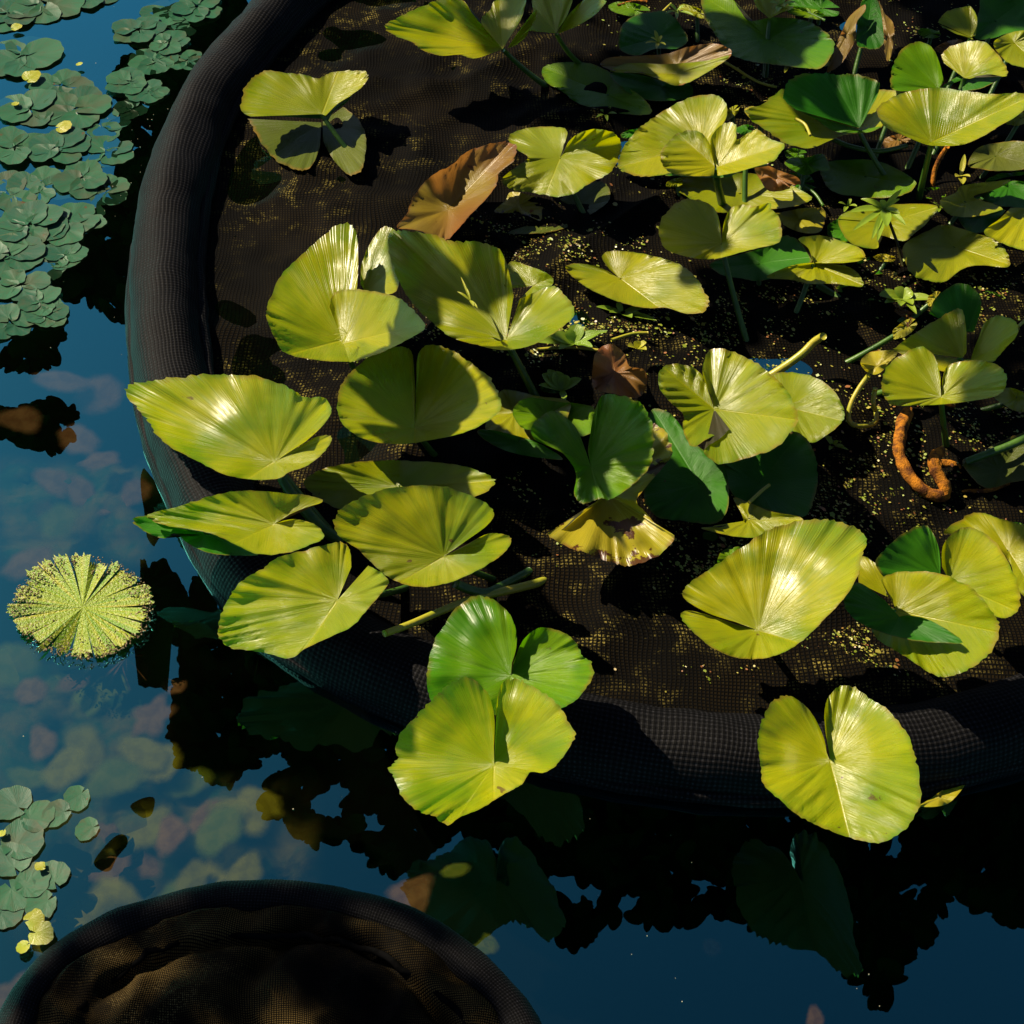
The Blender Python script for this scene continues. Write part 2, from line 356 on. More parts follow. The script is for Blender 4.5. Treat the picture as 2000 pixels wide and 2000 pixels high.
# ---------------------------------------------------------------- leaf builder
def fan(bm, L, t, A, rim, H, sx=0, sy=0, cup=.15, pleat=.0028, wav=.006, closed=False, seed=0, jag=.022, K=16, dh=None, curl=0.0, npt=7, crease=.16, tip=None, alpha=.85, rl=.30):
    """one blade sheet spread from its stalk point A to its rim; heights in metres, slopes sx (to the right), sy (to the back)"""
    rnd = random.Random(seed*7+1)
    a0 = px(t, A); rp = [px(t, p[:2]) for p in rim]; hs = [(p[2] if len(p) > 2 else 0.0) for p in rim]
    q = cr([(p[0], p[1], h) for p, h in zip(rp, hs)], npt, closed)
    if closed: q.append(q[0])
    Rm = sum(math.hypot(p[0]-a0[0], p[1]-a0[1]) for p in q)/len(q)
    if tip is not None: tp = px(t, tip); mv = (tp[0]-a0[0], (tp[1]-a0[1])/.74)
    elif closed:
        fp = max(q, key=lambda p: math.hypot(p[0]-a0[0], (p[1]-a0[1])/.74)); mv = (fp[0]-a0[0], (fp[1]-a0[1])/.74)
    else:
        u1 = Vector((q[0][0]-a0[0], (q[0][1]-a0[1])/.74)).normalized(); u2 = Vector((q[-1][0]-a0[0], (q[-1][1]-a0[1])/.74)).normalized()
        mv = -(u1+u2)
        if mv.length < .5: 
            fp = max(q, key=lambda p: math.hypot(p[0]-a0[0], (p[1]-a0[1])/.74)); mv = (fp[0]-a0[0], (fp[1]-a0[1])/.74)
    mv = Vector((mv[0], mv[1])).normalized()
    cols = []; ang = 0; prev = None; ph = rnd.random()*6.28
    per = max(1.0, 0)
    for i, (x, y, h) in enumerate(q):
        dx, dy = x-a0[0], y-a0[1]; th = math.atan2(dy/.74, dx)
        if prev is not None:
            d = (th-prev+math.pi) % (2*math.pi)-math.pi; ang += d
        else: ang = th
        prev = th
        RL = math.hypot(dx, dy)
        js = 1+jag*(.9*noise.noise(Vector((i*.55, seed, 1)))+1.1*noise.noise(Vector((i*1.6, seed, 4)))-.5*max(0, math.sin(i*1.9+ph)*noise.noise(Vector((i*.2,seed,9)))))
        if closed:   # fade jitter at the seam
            js = 1+(js-1)*min(1, i/6, (len(q)-1-i)/6)
        col = []
        for j in range(K+1):
            r = j/K; X = a0[0]+dx*r*(1+(js-1)*r*r); Y = a0[1]+dy*r*(1+(js-1)*r*r)
            ddx, ddy = X-a0[0], Y-a0[1]
            hh = H + sx*ddx/SC - .62*sy*ddy/SC + rl*Rm/SC*max(0, ddx/Rm-.12)**1.6*(1 if Rm > 40 else 0) + h*r*r + cup*(Rm/SC)*(r**1.7)
            fy = ddy/.74; s_ = (ddx*mv.x+fy*mv.y)/Rm; d_ = (-ddx*mv.y+fy*mv.x)/Rm; ad = abs(d_)
            s0 = s_-ad/math.tan(alpha)
            P_ = -s0*2.2 if s0 > 0 else (math.atan2(ad, s_)-alpha)*1.6
            if r < .08: P_ = (math.atan2(abs(-dx*mv.y+dy/.74*mv.x), dx*mv.x+dy/.74*mv.y)-alpha)*1.6 if s0 <= 0 else P_
            pa = P_*7.5+.9*math.sin(ang*2.3+ph); hh += crease*ad*Rm/SC*(1-.45*min(1.4, ad))
            env = r*(1.0-.35*r)*(.55+.45*math.sin(ang*1.7+ph*2))
            hh += pleat*(math.sin(pa)+.5*math.sin(pa*2.1+ph))*env*min(1, ad*4)
            hh += wav*math.sin(ang*3+ph)*r*r + wav*.8*noise.noise(Vector((X*.02, Y*.02, seed)))*r + .8*wav*noise.noise(Vector((i*.25, seed*3.1, 2)))*r**4
            hh += .0045*env*r**5*(math.sin(pa*2.3+ph)+.6*math.sin(pa*4.1))*min(1, ad*3)*min(1, Rm/90)
            hh += curl*(Rm/SC)*max(0, r-.8)**1.5*3
            hh = max(hh, L.get('zmin', .003) if H > -.001 else -1)
            col.append((bm.verts.new(at(X, Y, hh)), P_*3.2, r, (X-a0[0])/1000, (Y-a0[1])/740, d_, s_))
        cols.append(col)
    up, uf, ur = L['polar'], L['flat'], L['rib']; mi = L.get('mi', 0); fl_ = []
    for c, d in zip(cols, cols[1:]):
        for j in range(K):
            vs = (c[j], c[j+1], d[j+1], d[j])
            try: f = bm.faces.new([v[0] for v in vs])
            except Exception: continue
            fl_.append(f)
            f.material_index = mi
            for l, v in zip(f.loops, vs): l[up].uv = (v[1], v[2]); l[uf].uv = (v[3], v[4]); l[ur].uv = (v[5], v[6])
    for f in fl_: f.normal_update()
    if sum((CAMP-f.calc_center_median()).normalized().dot(f.normal)*f.calc_area() for f in fl_) < 0: bmesh.ops.reverse_faces(bm, faces=fl_)
    bmesh.ops.remove_doubles(bm, verts=[v[0] for c in cols for v in (c[0], c[1])], dist=2e-5)
    return at(a0[0], a0[1], H)
GC = Vector((0.45, 0.35, 0))
LEAFN = 0
def leaf(mat, label, fans, foot=None, stem=True, srad=.0055, name='lily_leaf', cat='lily leaf', group=None, bend=.25, smat='stem'):
    """fans: list of dicts. foot: (tile,(x,y)) where the stalk meets the water"""
    global LEAFN; LEAFN += 1
    bm = bmesh.new(); L = {'polar': bm.loops.layers.uv.new('polar'), 'flat': bm.loops.layers.uv.new('flat'), 'rib': bm.loops.layers.uv.new('rib')}
    mats = [M[mat]]; A0 = None
    for i, f in enumerate(fans):
        f = dict(f); m = f.pop('mat', mat)
        if M[m] not in mats: mats.append(M[m])
        L['mi'] = mats.index(M[m]); f.setdefault('seed', LEAFN*3.7+i)
        p = fan(bm, L, **f)
        if A0 is None: A0 = p
    if foot: x, y = px(foot[0], foot[1]); ft = at(x, y, 0); ft.z = -.03
    else:
        ft = Vector((A0.x, A0.y, -.03)); d = GC-ft; d.z = 0
        if d.length > .05: ft += d.normalized()*min(.10+A0.z*.5, d.length)
    if not stem:
        c = sum((v.co for v in bm.verts), Vector())/len(bm.verts); c.z = 0
        o = link(name, bm, mats, None, c); return tag(o, label, cat, group)
    root = tag(empty(name, (ft.x, ft.y, 0)), label, cat, group); o0 = Vector((ft.x, ft.y, 0))
    link('blade', in_root(bm, o0), mats, root)
    mid = (ft+A0)/2 + Vector((noise.noise(A0*5)*.02, noise.noise(A0*7)*.02, -.02)) ; n_ = 14; pts = []
    top = A0 - Vector((0,0,.002))
    for i in range(n_+1):
        t = i/n_; pts.append((ft*(1-t)**2 + mid*2*t*(1-t)*1 + top*t*t))
    bm = bmesh.new(); tube(bm, pts, [srad*(1.15-.35*i/n_) for i in range(n_+1)], 10)
    link('stalk', in_root(bm, o0), M[smat], root)
    return root
def fn(t, A, rim, H, sx=0, sy=0, cup=.15, **k): return dict(t=t, A=A, rim=rim, H=H, sx=sx, sy=sy, cup=cup, **k)
def stick(label, t, pts, h0, h1, rad, mat='stem', name='stalk', cat='stalk', taper=.9, hs=None, group=None, bump=0):
    q = cr([px(t, p) for p in pts], 6); n_ = len(q); P = []; rnd = random.Random(len(label))
    for i, (x, y) in enumerate(q):
        u = i/(n_-1)
        h = h0+(h1-h0)*u if hs is None else (lambda s: hs[int(s)]+(hs[min(len(hs)-1, int(s)+1)]-hs[int(s)])*(s-int(s)))(u*(len(hs)-1))
        P.append(at(x, y, h))
    bm = bmesh.new(); tube(bm, P, [rad*(1+(taper-1)*i/(n_-1))*(1+(rnd.uniform(-.07,.07) if bump else 0)) for i in range(n_)], 14, bump=bump)
    c = Vector((P[0].x, P[0].y, 0)); return tag(link(name, bm, M[mat], None, c), label, cat, group)
# ---------------------------------------------------------------- lily leaves, near edge of the ring first
leaf('bright', 'largest leaf on the left, boat shaped, lying over the black ring with pale right lobe',
 [fn('T4', (1480,695), [(1650,585),(1750,490,.005),(1785,410,.01),(1740,345),(1650,350),(1560,295),(1400,240),(1250,225),(1100,225),(950,240),(800,262),(700,285),(682,320),(730,400),(800,480),(850,560),(960,640),(1080,700),(1200,760),(1350,790),(1500,785),(1560,750),(1650,720),(1730,660),(1780,600),(1778,552),(1700,562)], .13, .22, .42, .18, wav=.008, pleat=0.0033)], foot=('T4',(1900,1150)))
leaf('bright', 'pointed leaf over the ring with dark green folded tip, below the largest left leaf',
 [fn('T4', (1480,1030), [(1560,980),(1640,945),(1740,910),(1680,880),(1520,865),(1350,850),(1200,865),(1050,905),(920,945),(790,985),(880,1035),(1020,1060),(1150,1085),(1280,1150),(1400,1195),(1550,1185),(1680,1140),(1745,1095),(1700,1035),(1600,1005),(1530,1012)], .115, .05, .12, .22, wav=.005),
  fn('T4', (1100,1090), [(790,985),(715,1000),(760,1060),(880,1108),(940,1080),(1020,1140),(1120,1185),(1250,1200),(1390,1195),(1270,1140),(1140,1085),(1000,1058),(880,1035),(790,985)], .10, 0, .1, .05, mat='deep', pleat=0.0006, closed=False)], foot=('T4',(1850,1180)))
leaf('bright', 'leaf on the lower left ring edge, two pale lobes parted by a notch',
 [fn('T4', (1820,1440), [(1895,1260),(1885,1170),(1850,1130),(1800,1130),(1650,1170),(1500,1210),(1400,1280),(1300,1340),(1240,1420),(1200,1500),(1175,1600),(1190,1660),(1250,1700),(1400,1720),(1560,1755),(1650,1700),(1800,1630),(1900,1580),(1990,1480),(2060,1400),(2095,1340),(2050,1290),(1985,1255)], .125, .18, .22, .16, wav=.008)], foot=('T5',(500,1270)))
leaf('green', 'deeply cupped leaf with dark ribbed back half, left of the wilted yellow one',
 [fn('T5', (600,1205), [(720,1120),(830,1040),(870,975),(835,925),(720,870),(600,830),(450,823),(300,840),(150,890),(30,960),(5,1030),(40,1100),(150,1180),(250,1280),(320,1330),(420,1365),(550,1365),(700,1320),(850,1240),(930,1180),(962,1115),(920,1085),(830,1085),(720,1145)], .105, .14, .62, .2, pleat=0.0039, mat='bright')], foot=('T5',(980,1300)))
leaf('bright', 'long low leaf half hidden behind the cupped leaf, its right end in shade',
 [fn('T5', (350,830), [(-150,790),(-60,735),(100,700),(280,688),(450,692),(650,708),(800,750),(875,800),(800,870),(600,930),(400,945),(200,940),(50,950),(-70,900),(-140,840)], .045, .02, .1, .05, closed=True)])
leaf('bright', 'round notched leaf left of centre with a heart shaped shadow on it',
 [fn('T5', (440,510), [(445,300),(435,170),(425,105),(370,72),(250,100),(130,180),(60,260),(25,360),(40,470),(120,550),(230,590),(370,600),(520,580),(700,540),(830,480),(905,410),(900,340),(850,250),(780,190),(700,130),(620,85),(540,65),(475,90),(452,160),(450,300)], .10, .10, .28, .16, wav=.004, pleat=0.0017)], foot=('T5',(600,640)))
leaf('bright', 'big two lobed leaf at the left of the cluster, with white shining front lobe',
 [fn('F', (645,642), [(672,560),(676,500),(672,440),(655,422),(620,435),(570,480),(530,520),(507,570),(503,600),(522,645),(543,668),(600,680),(660,682),(700,672)], .115, .0, .42, .12, wav=.007),
  fn('F', (648,648), [(622,580),(628,556),(650,546),(700,548),(750,562),(785,590),(802,618),(770,640),(720,665),(660,684)], .125, .42, .10, .2, wav=.003, pleat=0.0028)], foot=('F',(700,730)))
leaf('bright', 'upright back lobe standing in the notch behind the big two lobed leaf',
 [fn('F', (690,552), [(680,535),(682,500),(698,460),(722,430),(747,436),(756,480),(750,545),(725,556)], .10, .25, .5, .1)])
leaf('green', 'widest leaf of the middle, shaded green on the left, brightly shining right lobe',
 [fn('T2', (935,1830), [(1010,1610),(1100,1570),(1180,1540),(1250,1590),(1300,1660),(1285,1720),(1200,1790),(1100,1850),(1000,1880),(900,1887),(780,1860),(640,1820),(540,1740),(440,1650),(370,1540),(320,1420),(300,1290),(345,1245),(430,1245),(560,1270),(640,1300),(750,1300),(850,1320),(915,1370),(950,1470),(975,1590)], .13, .22, .35, .2, wav=.011, pleat=0.0039, mat='bright'),
  fn('T2', (1080,1540), [(930,1560),(920,1470),(960,1410),(1050,1430),(1150,1470),(1190,1510),(1160,1560),(1080,1590),(980,1640)], .155, .1, .2, .2, mat='bright')], foot=('T5',(1170,420)), srad=.007)
leaf('bright', 'flat oval leaf lying low on the net near the middle, notch upper left',
 [fn('T2', (1545,1500), [(1490,1450),(1450,1385),(1500,1352),(1620,1360),(1750,1385),(1880,1430),(1960,1500),(2010,1580),(2030,1640),(1990,1685),(1900,1690),(1800,1660),(1680,1660),(1550,1630),(1450,1590),(1370,1550),(1290,1490),(1255,1440),(1300,1420),(1400,1430),(1480,1460)], .035, 0, .03, .08, pleat=0.0011, wav=.003)])
leaf('brown', 'curled withered brown leaf standing on edge like a trough',
 [fn('T2', (620,1130), [(345,1225),(400,1150),(440,1050),(530,950),(640,890),(720,820),(830,780),(940,765),(985,790),(975,870),(900,930),(880,1000),(820,1080),(740,1160),(680,1230),(620,1290),(560,1280),(450,1240)], .03, .1, .1, .42, closed=True, pleat=0.0011, wav=.012)], stem=False, name='withered_leaf', cat='dead leaf')
leaf('bright', 'humped leaf with two rounded upper lobes beside the withered brown trough leaf',
 [fn('T2', (1225,850), [(1232,800,.0),(1265,735,.01),(1240,688,.02),(1100,685,.01),(980,710),(950,755),(985,800),(1050,850),(1000,890),(910,970),(960,1020),(1080,1040),(1200,1060),(1300,1045,-.01),(1380,990),(1480,940),(1540,860),(1555,780),(1510,715,.03),(1430,695,.04),(1340,712,.035),(1275,760,.015),(1248,815)], .085, .05, -.05, -.12, wav=.014, pleat=0.0011)])
leaf('yellow', 'small torn yellow leaf floating below the humped leaf',
 [fn('T2', (1000,1110), [(870,1140),(930,1080),(960,1035),(1060,1050),(1150,1090),(1130,1130),(1120,1190),(1040,1160),(950,1150)], .008, closed=True, cup=.02)], stem=False, name='leaf_fragment', cat='dead leaf')
leaf('olive', 'dim sunken leaf in the wet net under the humped leaf',
 [fn('T2', (1300,1120), [(900,1160),(1100,1130),(1250,1060),(1400,980),(1480,1000),(1490,1080),(1400,1150),(1250,1230),(1080,1260),(930,1250)], .004, cup=.0, closed=True, wav=.002)], stem=False)
leaf('yellow', 'lone folded yellow green leaf at the upper left inside the ring',
 [fn('T1', (1735,615), [(1350,628),(1300,590),(1310,500),(1350,430),(1430,385),(1560,395),(1640,402),(1715,422),(1780,392),(1880,380),(1965,385),(1988,410),(1960,460),(1900,510),(1820,560),(1755,625)], .07, 0, .25, .10, mat='bright', pleat=0.0017),
  fn('T1', (1735,640), [(1420,622),(1480,575),(1560,542),(1640,548),(1700,585),(1745,600),(1830,555),(1900,510),(1860,560),(1800,600),(1765,660)], .055, 0, .05, 0, mat='deep', pleat=0.0006),
  fn('T1', (1732,660), [(1340,640),(1400,760),(1480,860),(1560,900),(1640,920),(1690,880),(1725,790)], .006, 0, 0, .02, mat='olive', pleat=0.0006),  # this olive lobe and the next draw the leaf's reflection in the water
  fn('T1', (1740,655), [(1740,760),(1790,850),(1850,920),(1900,945),(1955,900),(1974,750),(1930,640),(1850,575)], .008, 0, 0, .05, mat='olive', pleat=0.0006)])
# ---- top row
leaf('bright', 'long spreading leaf with upright split lobes at the top edge, leftmost of the top row',
 [fn('T2', (920,265), [(800,130),(750,70),(700,0),(600,-15),(540,10),(420,60),(320,110),(280,145),(330,190),(430,230),(480,270),(580,300),(680,295),(760,315),(850,290)], .12, -.05, .35, .12, wav=.008),
  fn('T2', (915,265), [(800,130),(805,90),(850,50),(880,0),(1030,-15),(1030,60),(1000,130),(960,190)], .14, .3, .5, .15, pleat=0.0022),
  fn('T2', (940,262), [(980,200),(1090,55),(1097,100),(1060,160),(1040,200),(985,245)], .125, .3, .5, 0, pleat=0.0011)], foot=('T2',(1250,460)), srad=.006)
leaf('bright', 'leaf cut by the top edge with pale parted lobe, second of the top row',
 [fn('T2', (1205,180), [(1050,165),(1080,100),(1080,-30),(1180,-40),(1290,-25),(1265,80),(1220,150)], .115, .15, .5, .12),
  fn('T2', (1210,182), [(1225,150),(1270,80),(1350,0),(1400,-20),(1470,0),(1460,30),(1400,90),(1300,150)], .115, .3, .4, .15)], foot=('T2',(1420,330)))
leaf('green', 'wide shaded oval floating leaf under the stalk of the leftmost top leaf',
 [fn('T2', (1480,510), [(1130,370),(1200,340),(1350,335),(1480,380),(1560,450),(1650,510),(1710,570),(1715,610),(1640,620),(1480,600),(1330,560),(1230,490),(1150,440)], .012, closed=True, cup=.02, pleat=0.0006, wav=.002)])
leaf('yellow', 'boat shaped leaf turned up on edge with a pinkish white rim, near the top middle',
 [fn('T3', (60,360), [(-350,350),(-300,310),(-150,300),(0,290),(130,250),(270,235),(345,265),(345,310),(250,370),(130,440),(50,460),(-50,420),(-150,390),(-250,390)], .05, .12, .3, .12, closed=True, mat='brown'),
  fn('T3', (60,400), [(-300,380),(-200,340),(0,345),(200,330),(330,300),(340,312),(250,375),(130,442),(50,462),(-50,422),(-150,394),(-240,392)], .062, .12, .2, .02, closed=True, mat='bright')])
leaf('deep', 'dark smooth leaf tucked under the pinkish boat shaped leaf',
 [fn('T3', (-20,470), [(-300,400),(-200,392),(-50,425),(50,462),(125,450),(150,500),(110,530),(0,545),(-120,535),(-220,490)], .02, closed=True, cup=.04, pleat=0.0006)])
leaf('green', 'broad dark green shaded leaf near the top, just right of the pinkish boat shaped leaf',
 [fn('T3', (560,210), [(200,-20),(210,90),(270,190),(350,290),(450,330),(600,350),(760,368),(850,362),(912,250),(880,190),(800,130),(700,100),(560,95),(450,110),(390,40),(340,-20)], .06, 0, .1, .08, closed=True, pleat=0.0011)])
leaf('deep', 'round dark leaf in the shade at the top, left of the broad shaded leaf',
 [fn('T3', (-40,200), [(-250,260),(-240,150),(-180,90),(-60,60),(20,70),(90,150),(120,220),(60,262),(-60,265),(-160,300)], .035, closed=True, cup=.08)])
leaf('bright', 'small sunlit sprig leaf at the very top above the broad shaded leaf',
 [fn('T3', (560,100), [(490,40),(480,-20),(600,-20),(640,20),(690,40),(620,70)], .09, .2, .5, .1)])
leaf('brown', 'narrow withered strip hanging from a dry leaf near the top right',
 [fn('T3', (980,180), [(1070,25),(1075,60),(1030,120),(1020,220),(970,310),(930,360),(870,385),(900,300),(920,240),(950,170),(990,90)], .10, 0, .7, .0, closed=True, pleat=0.0006)], stem=False, name='withered_leaf', cat='dead leaf')
leaf('deep', 'upright dark leaf between two dry strips near the top right',
 [fn('T3', (1090,140), [(1060,0),(1130,-20),(1170,80),(1185,200),(1150,260),(1080,260),(1030,240),(1035,120)], .09, 0, .6, .05, closed=True)])
leaf('brown', 'crinkled dry strip right of the upright dark leaf at the top',
 [fn('T3', (1205,200), [(1150,0),(1180,70),(1225,120),(1232,200),(1215,300),(1195,330),(1180,280),(1175,180),(1165,90)], .10, 0, .7, 0, closed=True, pleat=0.0006)], stem=False, name='withered_leaf', cat='dead leaf')
leaf('bright', 'small pale triangular leaf at the top right corner group',
 [fn('T3', (1645,200), [(1465,120),(1520,60),(1620,35),(1650,40),(1680,100),(1672,190)], .12, .1, .45, .1),
  fn('T3', (1655,205), [(1470,130),(1560,180),(1660,215)], .12, 0, 0, 0)], stem=True)
leaf('deep', 'large dark leaf at the top right corner behind the small pale one',
 [fn('T3', (1780,110), [(1660,190),(1690,60),(1720,-20),(1960,-20),(1960,160),(1850,180),(1720,215)], .09, 0, .3, .1, closed=True)])
leaf('green', 'leaf cut by the right edge near the top, thin dark rim along its bottom',
 [fn('T3', (1880,230), [(1770,225),(1850,180),(1940,165),(2040,200),(2040,370),(1940,365),(1850,340),(1790,285)], .11, .05, .3, .14, closed=True, mat='bright')])
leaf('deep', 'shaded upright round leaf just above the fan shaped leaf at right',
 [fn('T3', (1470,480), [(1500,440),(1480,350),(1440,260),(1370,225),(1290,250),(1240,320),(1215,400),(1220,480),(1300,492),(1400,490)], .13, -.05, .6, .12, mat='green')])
leaf('bright', 'white shining leaf beside the shaded upright round one near the top right',
 [fn('T3', (1610,420), [(1500,340),(1490,290),(1560,240),(1700,220),(1780,280),(1840,370),(1830,412),(1740,400),(1640,425)], .125, .30, .35, .15),
  fn('T3', (1600,430), [(1470,480),(1560,420),(1640,385),(1750,380),(1825,405),(1760,450),(1690,480),(1600,492)], .115, .1, .1, .0, mat='deep', pleat=0.0006)])
leaf('bright', 'wide yellow green leaf lying behind, under the dark pleated upright lobe at right',
 [fn('T3', (1040,692), [(900,600),(760,520),(640,480),(620,485),(520,560),(430,590),(450,640),(540,700),(640,770),(770,800),(880,760),(960,728),(1100,712),(1168,680),(1200,600),(1255,500),(1150,480)], .10, 0, .25, .12, wav=.008),
  fn('T3', (1045,690), [(700,590),(640,540),(640,470),(700,410),(850,393),(940,405),(1000,400),(1140,432),(1148,500),(1110,570),(1070,650)], .125, 0, .62, .12, mat='deep', pleat=0.0033),
  fn('T3', (1045,700), [(700,590),(800,640),(900,705),(1000,715),(1100,712),(1168,680)], .12, 0, 0, 0, mat='green', pleat=0.0006)], foot=('T3',(1320,1030)))
leaf('bright', 'fan shaped leaf held high on a straight green stalk at the right',
 [fn('T3', (1435,765), [(1140,610),(1150,572),(1230,520),(1350,482),(1480,473),(1620,490),(1780,508),(1900,500),(1965,540),(1900,620),(1800,680),(1700,740),(1600,780),(1490,787),(1400,778),(1280,730),(1180,680)], .17, .06, .42, .16, closed=True, pleat=0.0039)], foot=('T3',(1365,1090)), srad=.0065)
leaf('bright', 'large back leaf behind the two lobed heart leaf, its right part shining white',
 [fn('T3', (190,780), [(-240,820),(-200,750),(-130,680),(-60,630),(0,590),(120,530),(260,510),(325,560),(325,640),(270,730),(250,850),(100,900),(0,940),(-150,950),(-250,905)], .06, .25, .3, .12, closed=True, pleat=0.0017)])
leaf('bright', 'two lobed heart leaf on a short thick stalk, white right lobe, upper middle',
 [fn('T3', (265,900), [(255,850),(240,780),(190,715),(100,705),(20,755),(-25,830),(-10,900),(50,940),(150,950),(260,948)], .135, -.05, .45, .14, mat='bright', pleat=0.0033),
  fn('T3', (275,900), [(240,810),(245,745),(280,690),(340,658),(380,680),(385,750),(440,720),(500,698),(550,740),(640,782),(612,830),(580,870),(480,900),(380,930),(280,948)], .14, .34, .3, .12, pleat=0.0028),
  fn('T3', (300,925), [(0,942),(150,900),(300,860),(450,870),(560,890),(450,910),(380,935),(330,955),(200,958),(60,950)], .125, 0, .05, 0, mat='deep', closed=True, pleat=0.0006)], foot=('T3',(335,1110)), srad=.008)
leaf('bright', 'heart leaf with rounded dark edged left half and cream white right half, middle right',
 [fn('T3', (300,1310), [(298,1250),(285,1170),(250,1110),(180,1078),(100,1075),(30,1115),(-20,1180),(-35,1260),(0,1340),(100,1380),(200,1397),(300,1390),(400,1362),(500,1337),(600,1312),(627,1260),(612,1170),(572,1130),(560,1095),(480,1110),(400,1105),(345,1130),(315,1200),(303,1280)], .13, .2, .35, .14, pleat=0.0033)])
leaf('bright', 'leaf lying flat behind the cream white heart leaf, crossed by a thick stalk',
 [fn('T3', (400,1040), [(0,1000),(60,960),(200,940),(400,930),(600,960),(720,1020),(790,1070),(700,1110),(550,1130),(400,1142),(280,1145),(180,1110),(100,1050)], .02, closed=True, cup=.03, pleat=0.0011)])
leaf('green', 'dark flat leaf floating under the stalk of the fan shaped leaf',
 [fn('T3', (1080,950), [(850,880),(1000,860),(1150,870),(1300,940),(1350,1000),(1250,1060),(1050,1062),(900,1030),(840,950)], .015, closed=True, cup=.03, pleat=0.0006)])
leaf('bright', 'ragged yellow green leaf spread like wings, right of the cream white heart leaf',
 [fn('T3', (800,1420), [(790,1400),(770,1340),(718,1285),(850,1270),(950,1300),(1060,1345),(1062,1400),(960,1418)], .075, .1, .4, .12, wav=.01),
  fn('T3', (800,1425), [(545,1495),(650,1440),(740,1420),(860,1418),(1000,1445),(1060,1510),(1050,1545),(900,1530),(780,1532),(680,1510)], .07, .05, .1, .05, wav=.008, closed=True)])
leaf('deep', 'dark shaded leaf between the cream white heart leaf and the ragged winged leaf',
 [fn('T3', (500,1420), [(240,1420),(400,1370),(560,1325),(640,1270),(720,1300),(790,1400),(700,1460),(520,1512),(400,1500),(300,1480)], .03, closed=True, cup=.05, pleat=0.0006)])
leaf('green', 'broken yellow green leaf behind the small whorled seedling at right',
 [fn('T3', (1200,1200), [(930,1180),(1050,1120),(1250,1100),(1460,1110),(1420,1190),(1340,1260),(1280,1300),(1150,1270),(1140,1340),(1000,1310)], .03, closed=True, cup=.04, mat='bright', wav=.006)])
leaf('bright', 'curved leaf at the right edge with a long folded yellow flap at its upper left',
 [fn('T3', (1620,1085), [(1480,1080),(1560,1040),(1600,1000),(1750,980),(1860,970),(1780,1020),(1660,1060),(1770,1100),(1815,1130),(1700,1162),(1600,1170),(1520,1150)], .06, .1, .2, .1, closed=True)])
leaf('bright', 'pleated pale leaf cut by the right edge, halfway down the upper right quarter',
 [fn('T3', (1960,1120), [(1860,1120),(1800,1180),(1715,1250),(1800,1305),(1900,1342),(2000,1350),(2060,1250)], .085, .3, .1, .12, pleat=0.0044)])
leaf('deep', 'dark leaf in the gap left of the pleated pale leaf at the right edge',
 [fn('T3', (1700,1170), [(1560,1120),(1700,1160),(1830,1130),(1780,1190),(1715,1250),(1620,1240)], .035, closed=True, cup=.02),
  fn('T3', (1850,1000), [(1650,1050),(1780,1020),(1870,975),(1960,1000),(1980,1120),(1860,1115),(1800,1110),(1720,1080)], .03, closed=True, cup=.02)])
leaf('bright', 'large flat leaf with a big dark shaded half, right of the whorled seedling',
 [fn('T3', (1560,1330), [(1280,1330),(1400,1250),(1500,1210),(1650,1250),(1790,1300),(1850,1380),(1840,1440),(1700,1430),(1600,1450),(1500,1520),(1400,1510),(1320,1470)], .035, closed=True, cup=.06, pleat=0.0017, wav=.006)])
leaf('brown', 'dark green and brown curved leaf at the right edge below the fan shaped leaf',
 [fn('T3', (1780,840), [(1630,890),(1680,800),(1800,768),(1950,770),(1960,900),(1800,922),(1700,910)], .04, 0, .2, .1, closed=True, mat='olive')])
leaf('yellow', 'orange and yellow decaying leaf behind the cream white heart leaf',
 [fn('T3', (720,1180), [(580,1160),(640,1140),(760,1120),(850,1130),(860,1180),(830,1250),(740,1255),(650,1220)], .03, closed=True, cup=.05, wav=.01)], stem=False, name='withered_leaf', cat='dead leaf')
leaf('brown', 'crumpled dead brown leaf with torn edge beside the two lobed heart leaf',
 [fn('T3', (580,950), [(480,900),(540,890),(640,930),(700,950),(730,990),(680,1000),(660,1020),(560,1030),(510,970)], .09, .1, .2, .1, closed=True, wav=.02)], stem=False, name='withered_leaf', cat='dead leaf')
leaf('green', 'small bright green curled leaf with a dry red tip above the flat dark floating leaf',
 [fn('T3', (760,880), [(640,880),(680,850),(760,850),(820,830),(860,840),(885,915),(820,920),(760,945),(690,920)], .06, 0, .3, .1, closed=True, mat='green', wav=.01)])
# ---- right middle group
leaf('deep', 'dark pleated fan leaf behind the tulip shaped leaf at the right',
 [fn('T3', (1620,1790), [(1420,1690),(1460,1600),(1580,1525),(1680,1570),(1700,1660),(1660,1790)], .11, 0, .6, .1, pleat=0.0033)])
leaf('bright', 'tulip shaped leaf with curled in lobes at the right, above the toothed heart leaf',
 [fn('T3', (1600,1930), [(1225,1880),(1350,1790),(1480,1710),(1540,1675),(1590,1665),(1612,1710),(1622,1800),(1622,1900)], .135, .1, .5, .14, mat='bright', pleat=0.0033),
  fn('T3', (1640,1950), [(1660,1890),(1690,1810),(1720,1740),(1790,1700),(1880,1730),(1898,1800),(1830,1880),(1775,1945)], .14, .35, .4, .15),
  fn('T3', (1600,1935), [(1225,1880),(1350,1960),(1480,2000),(1600,2010),(1700,1990),(1775,1945)], .13, 0, 0, .05)])
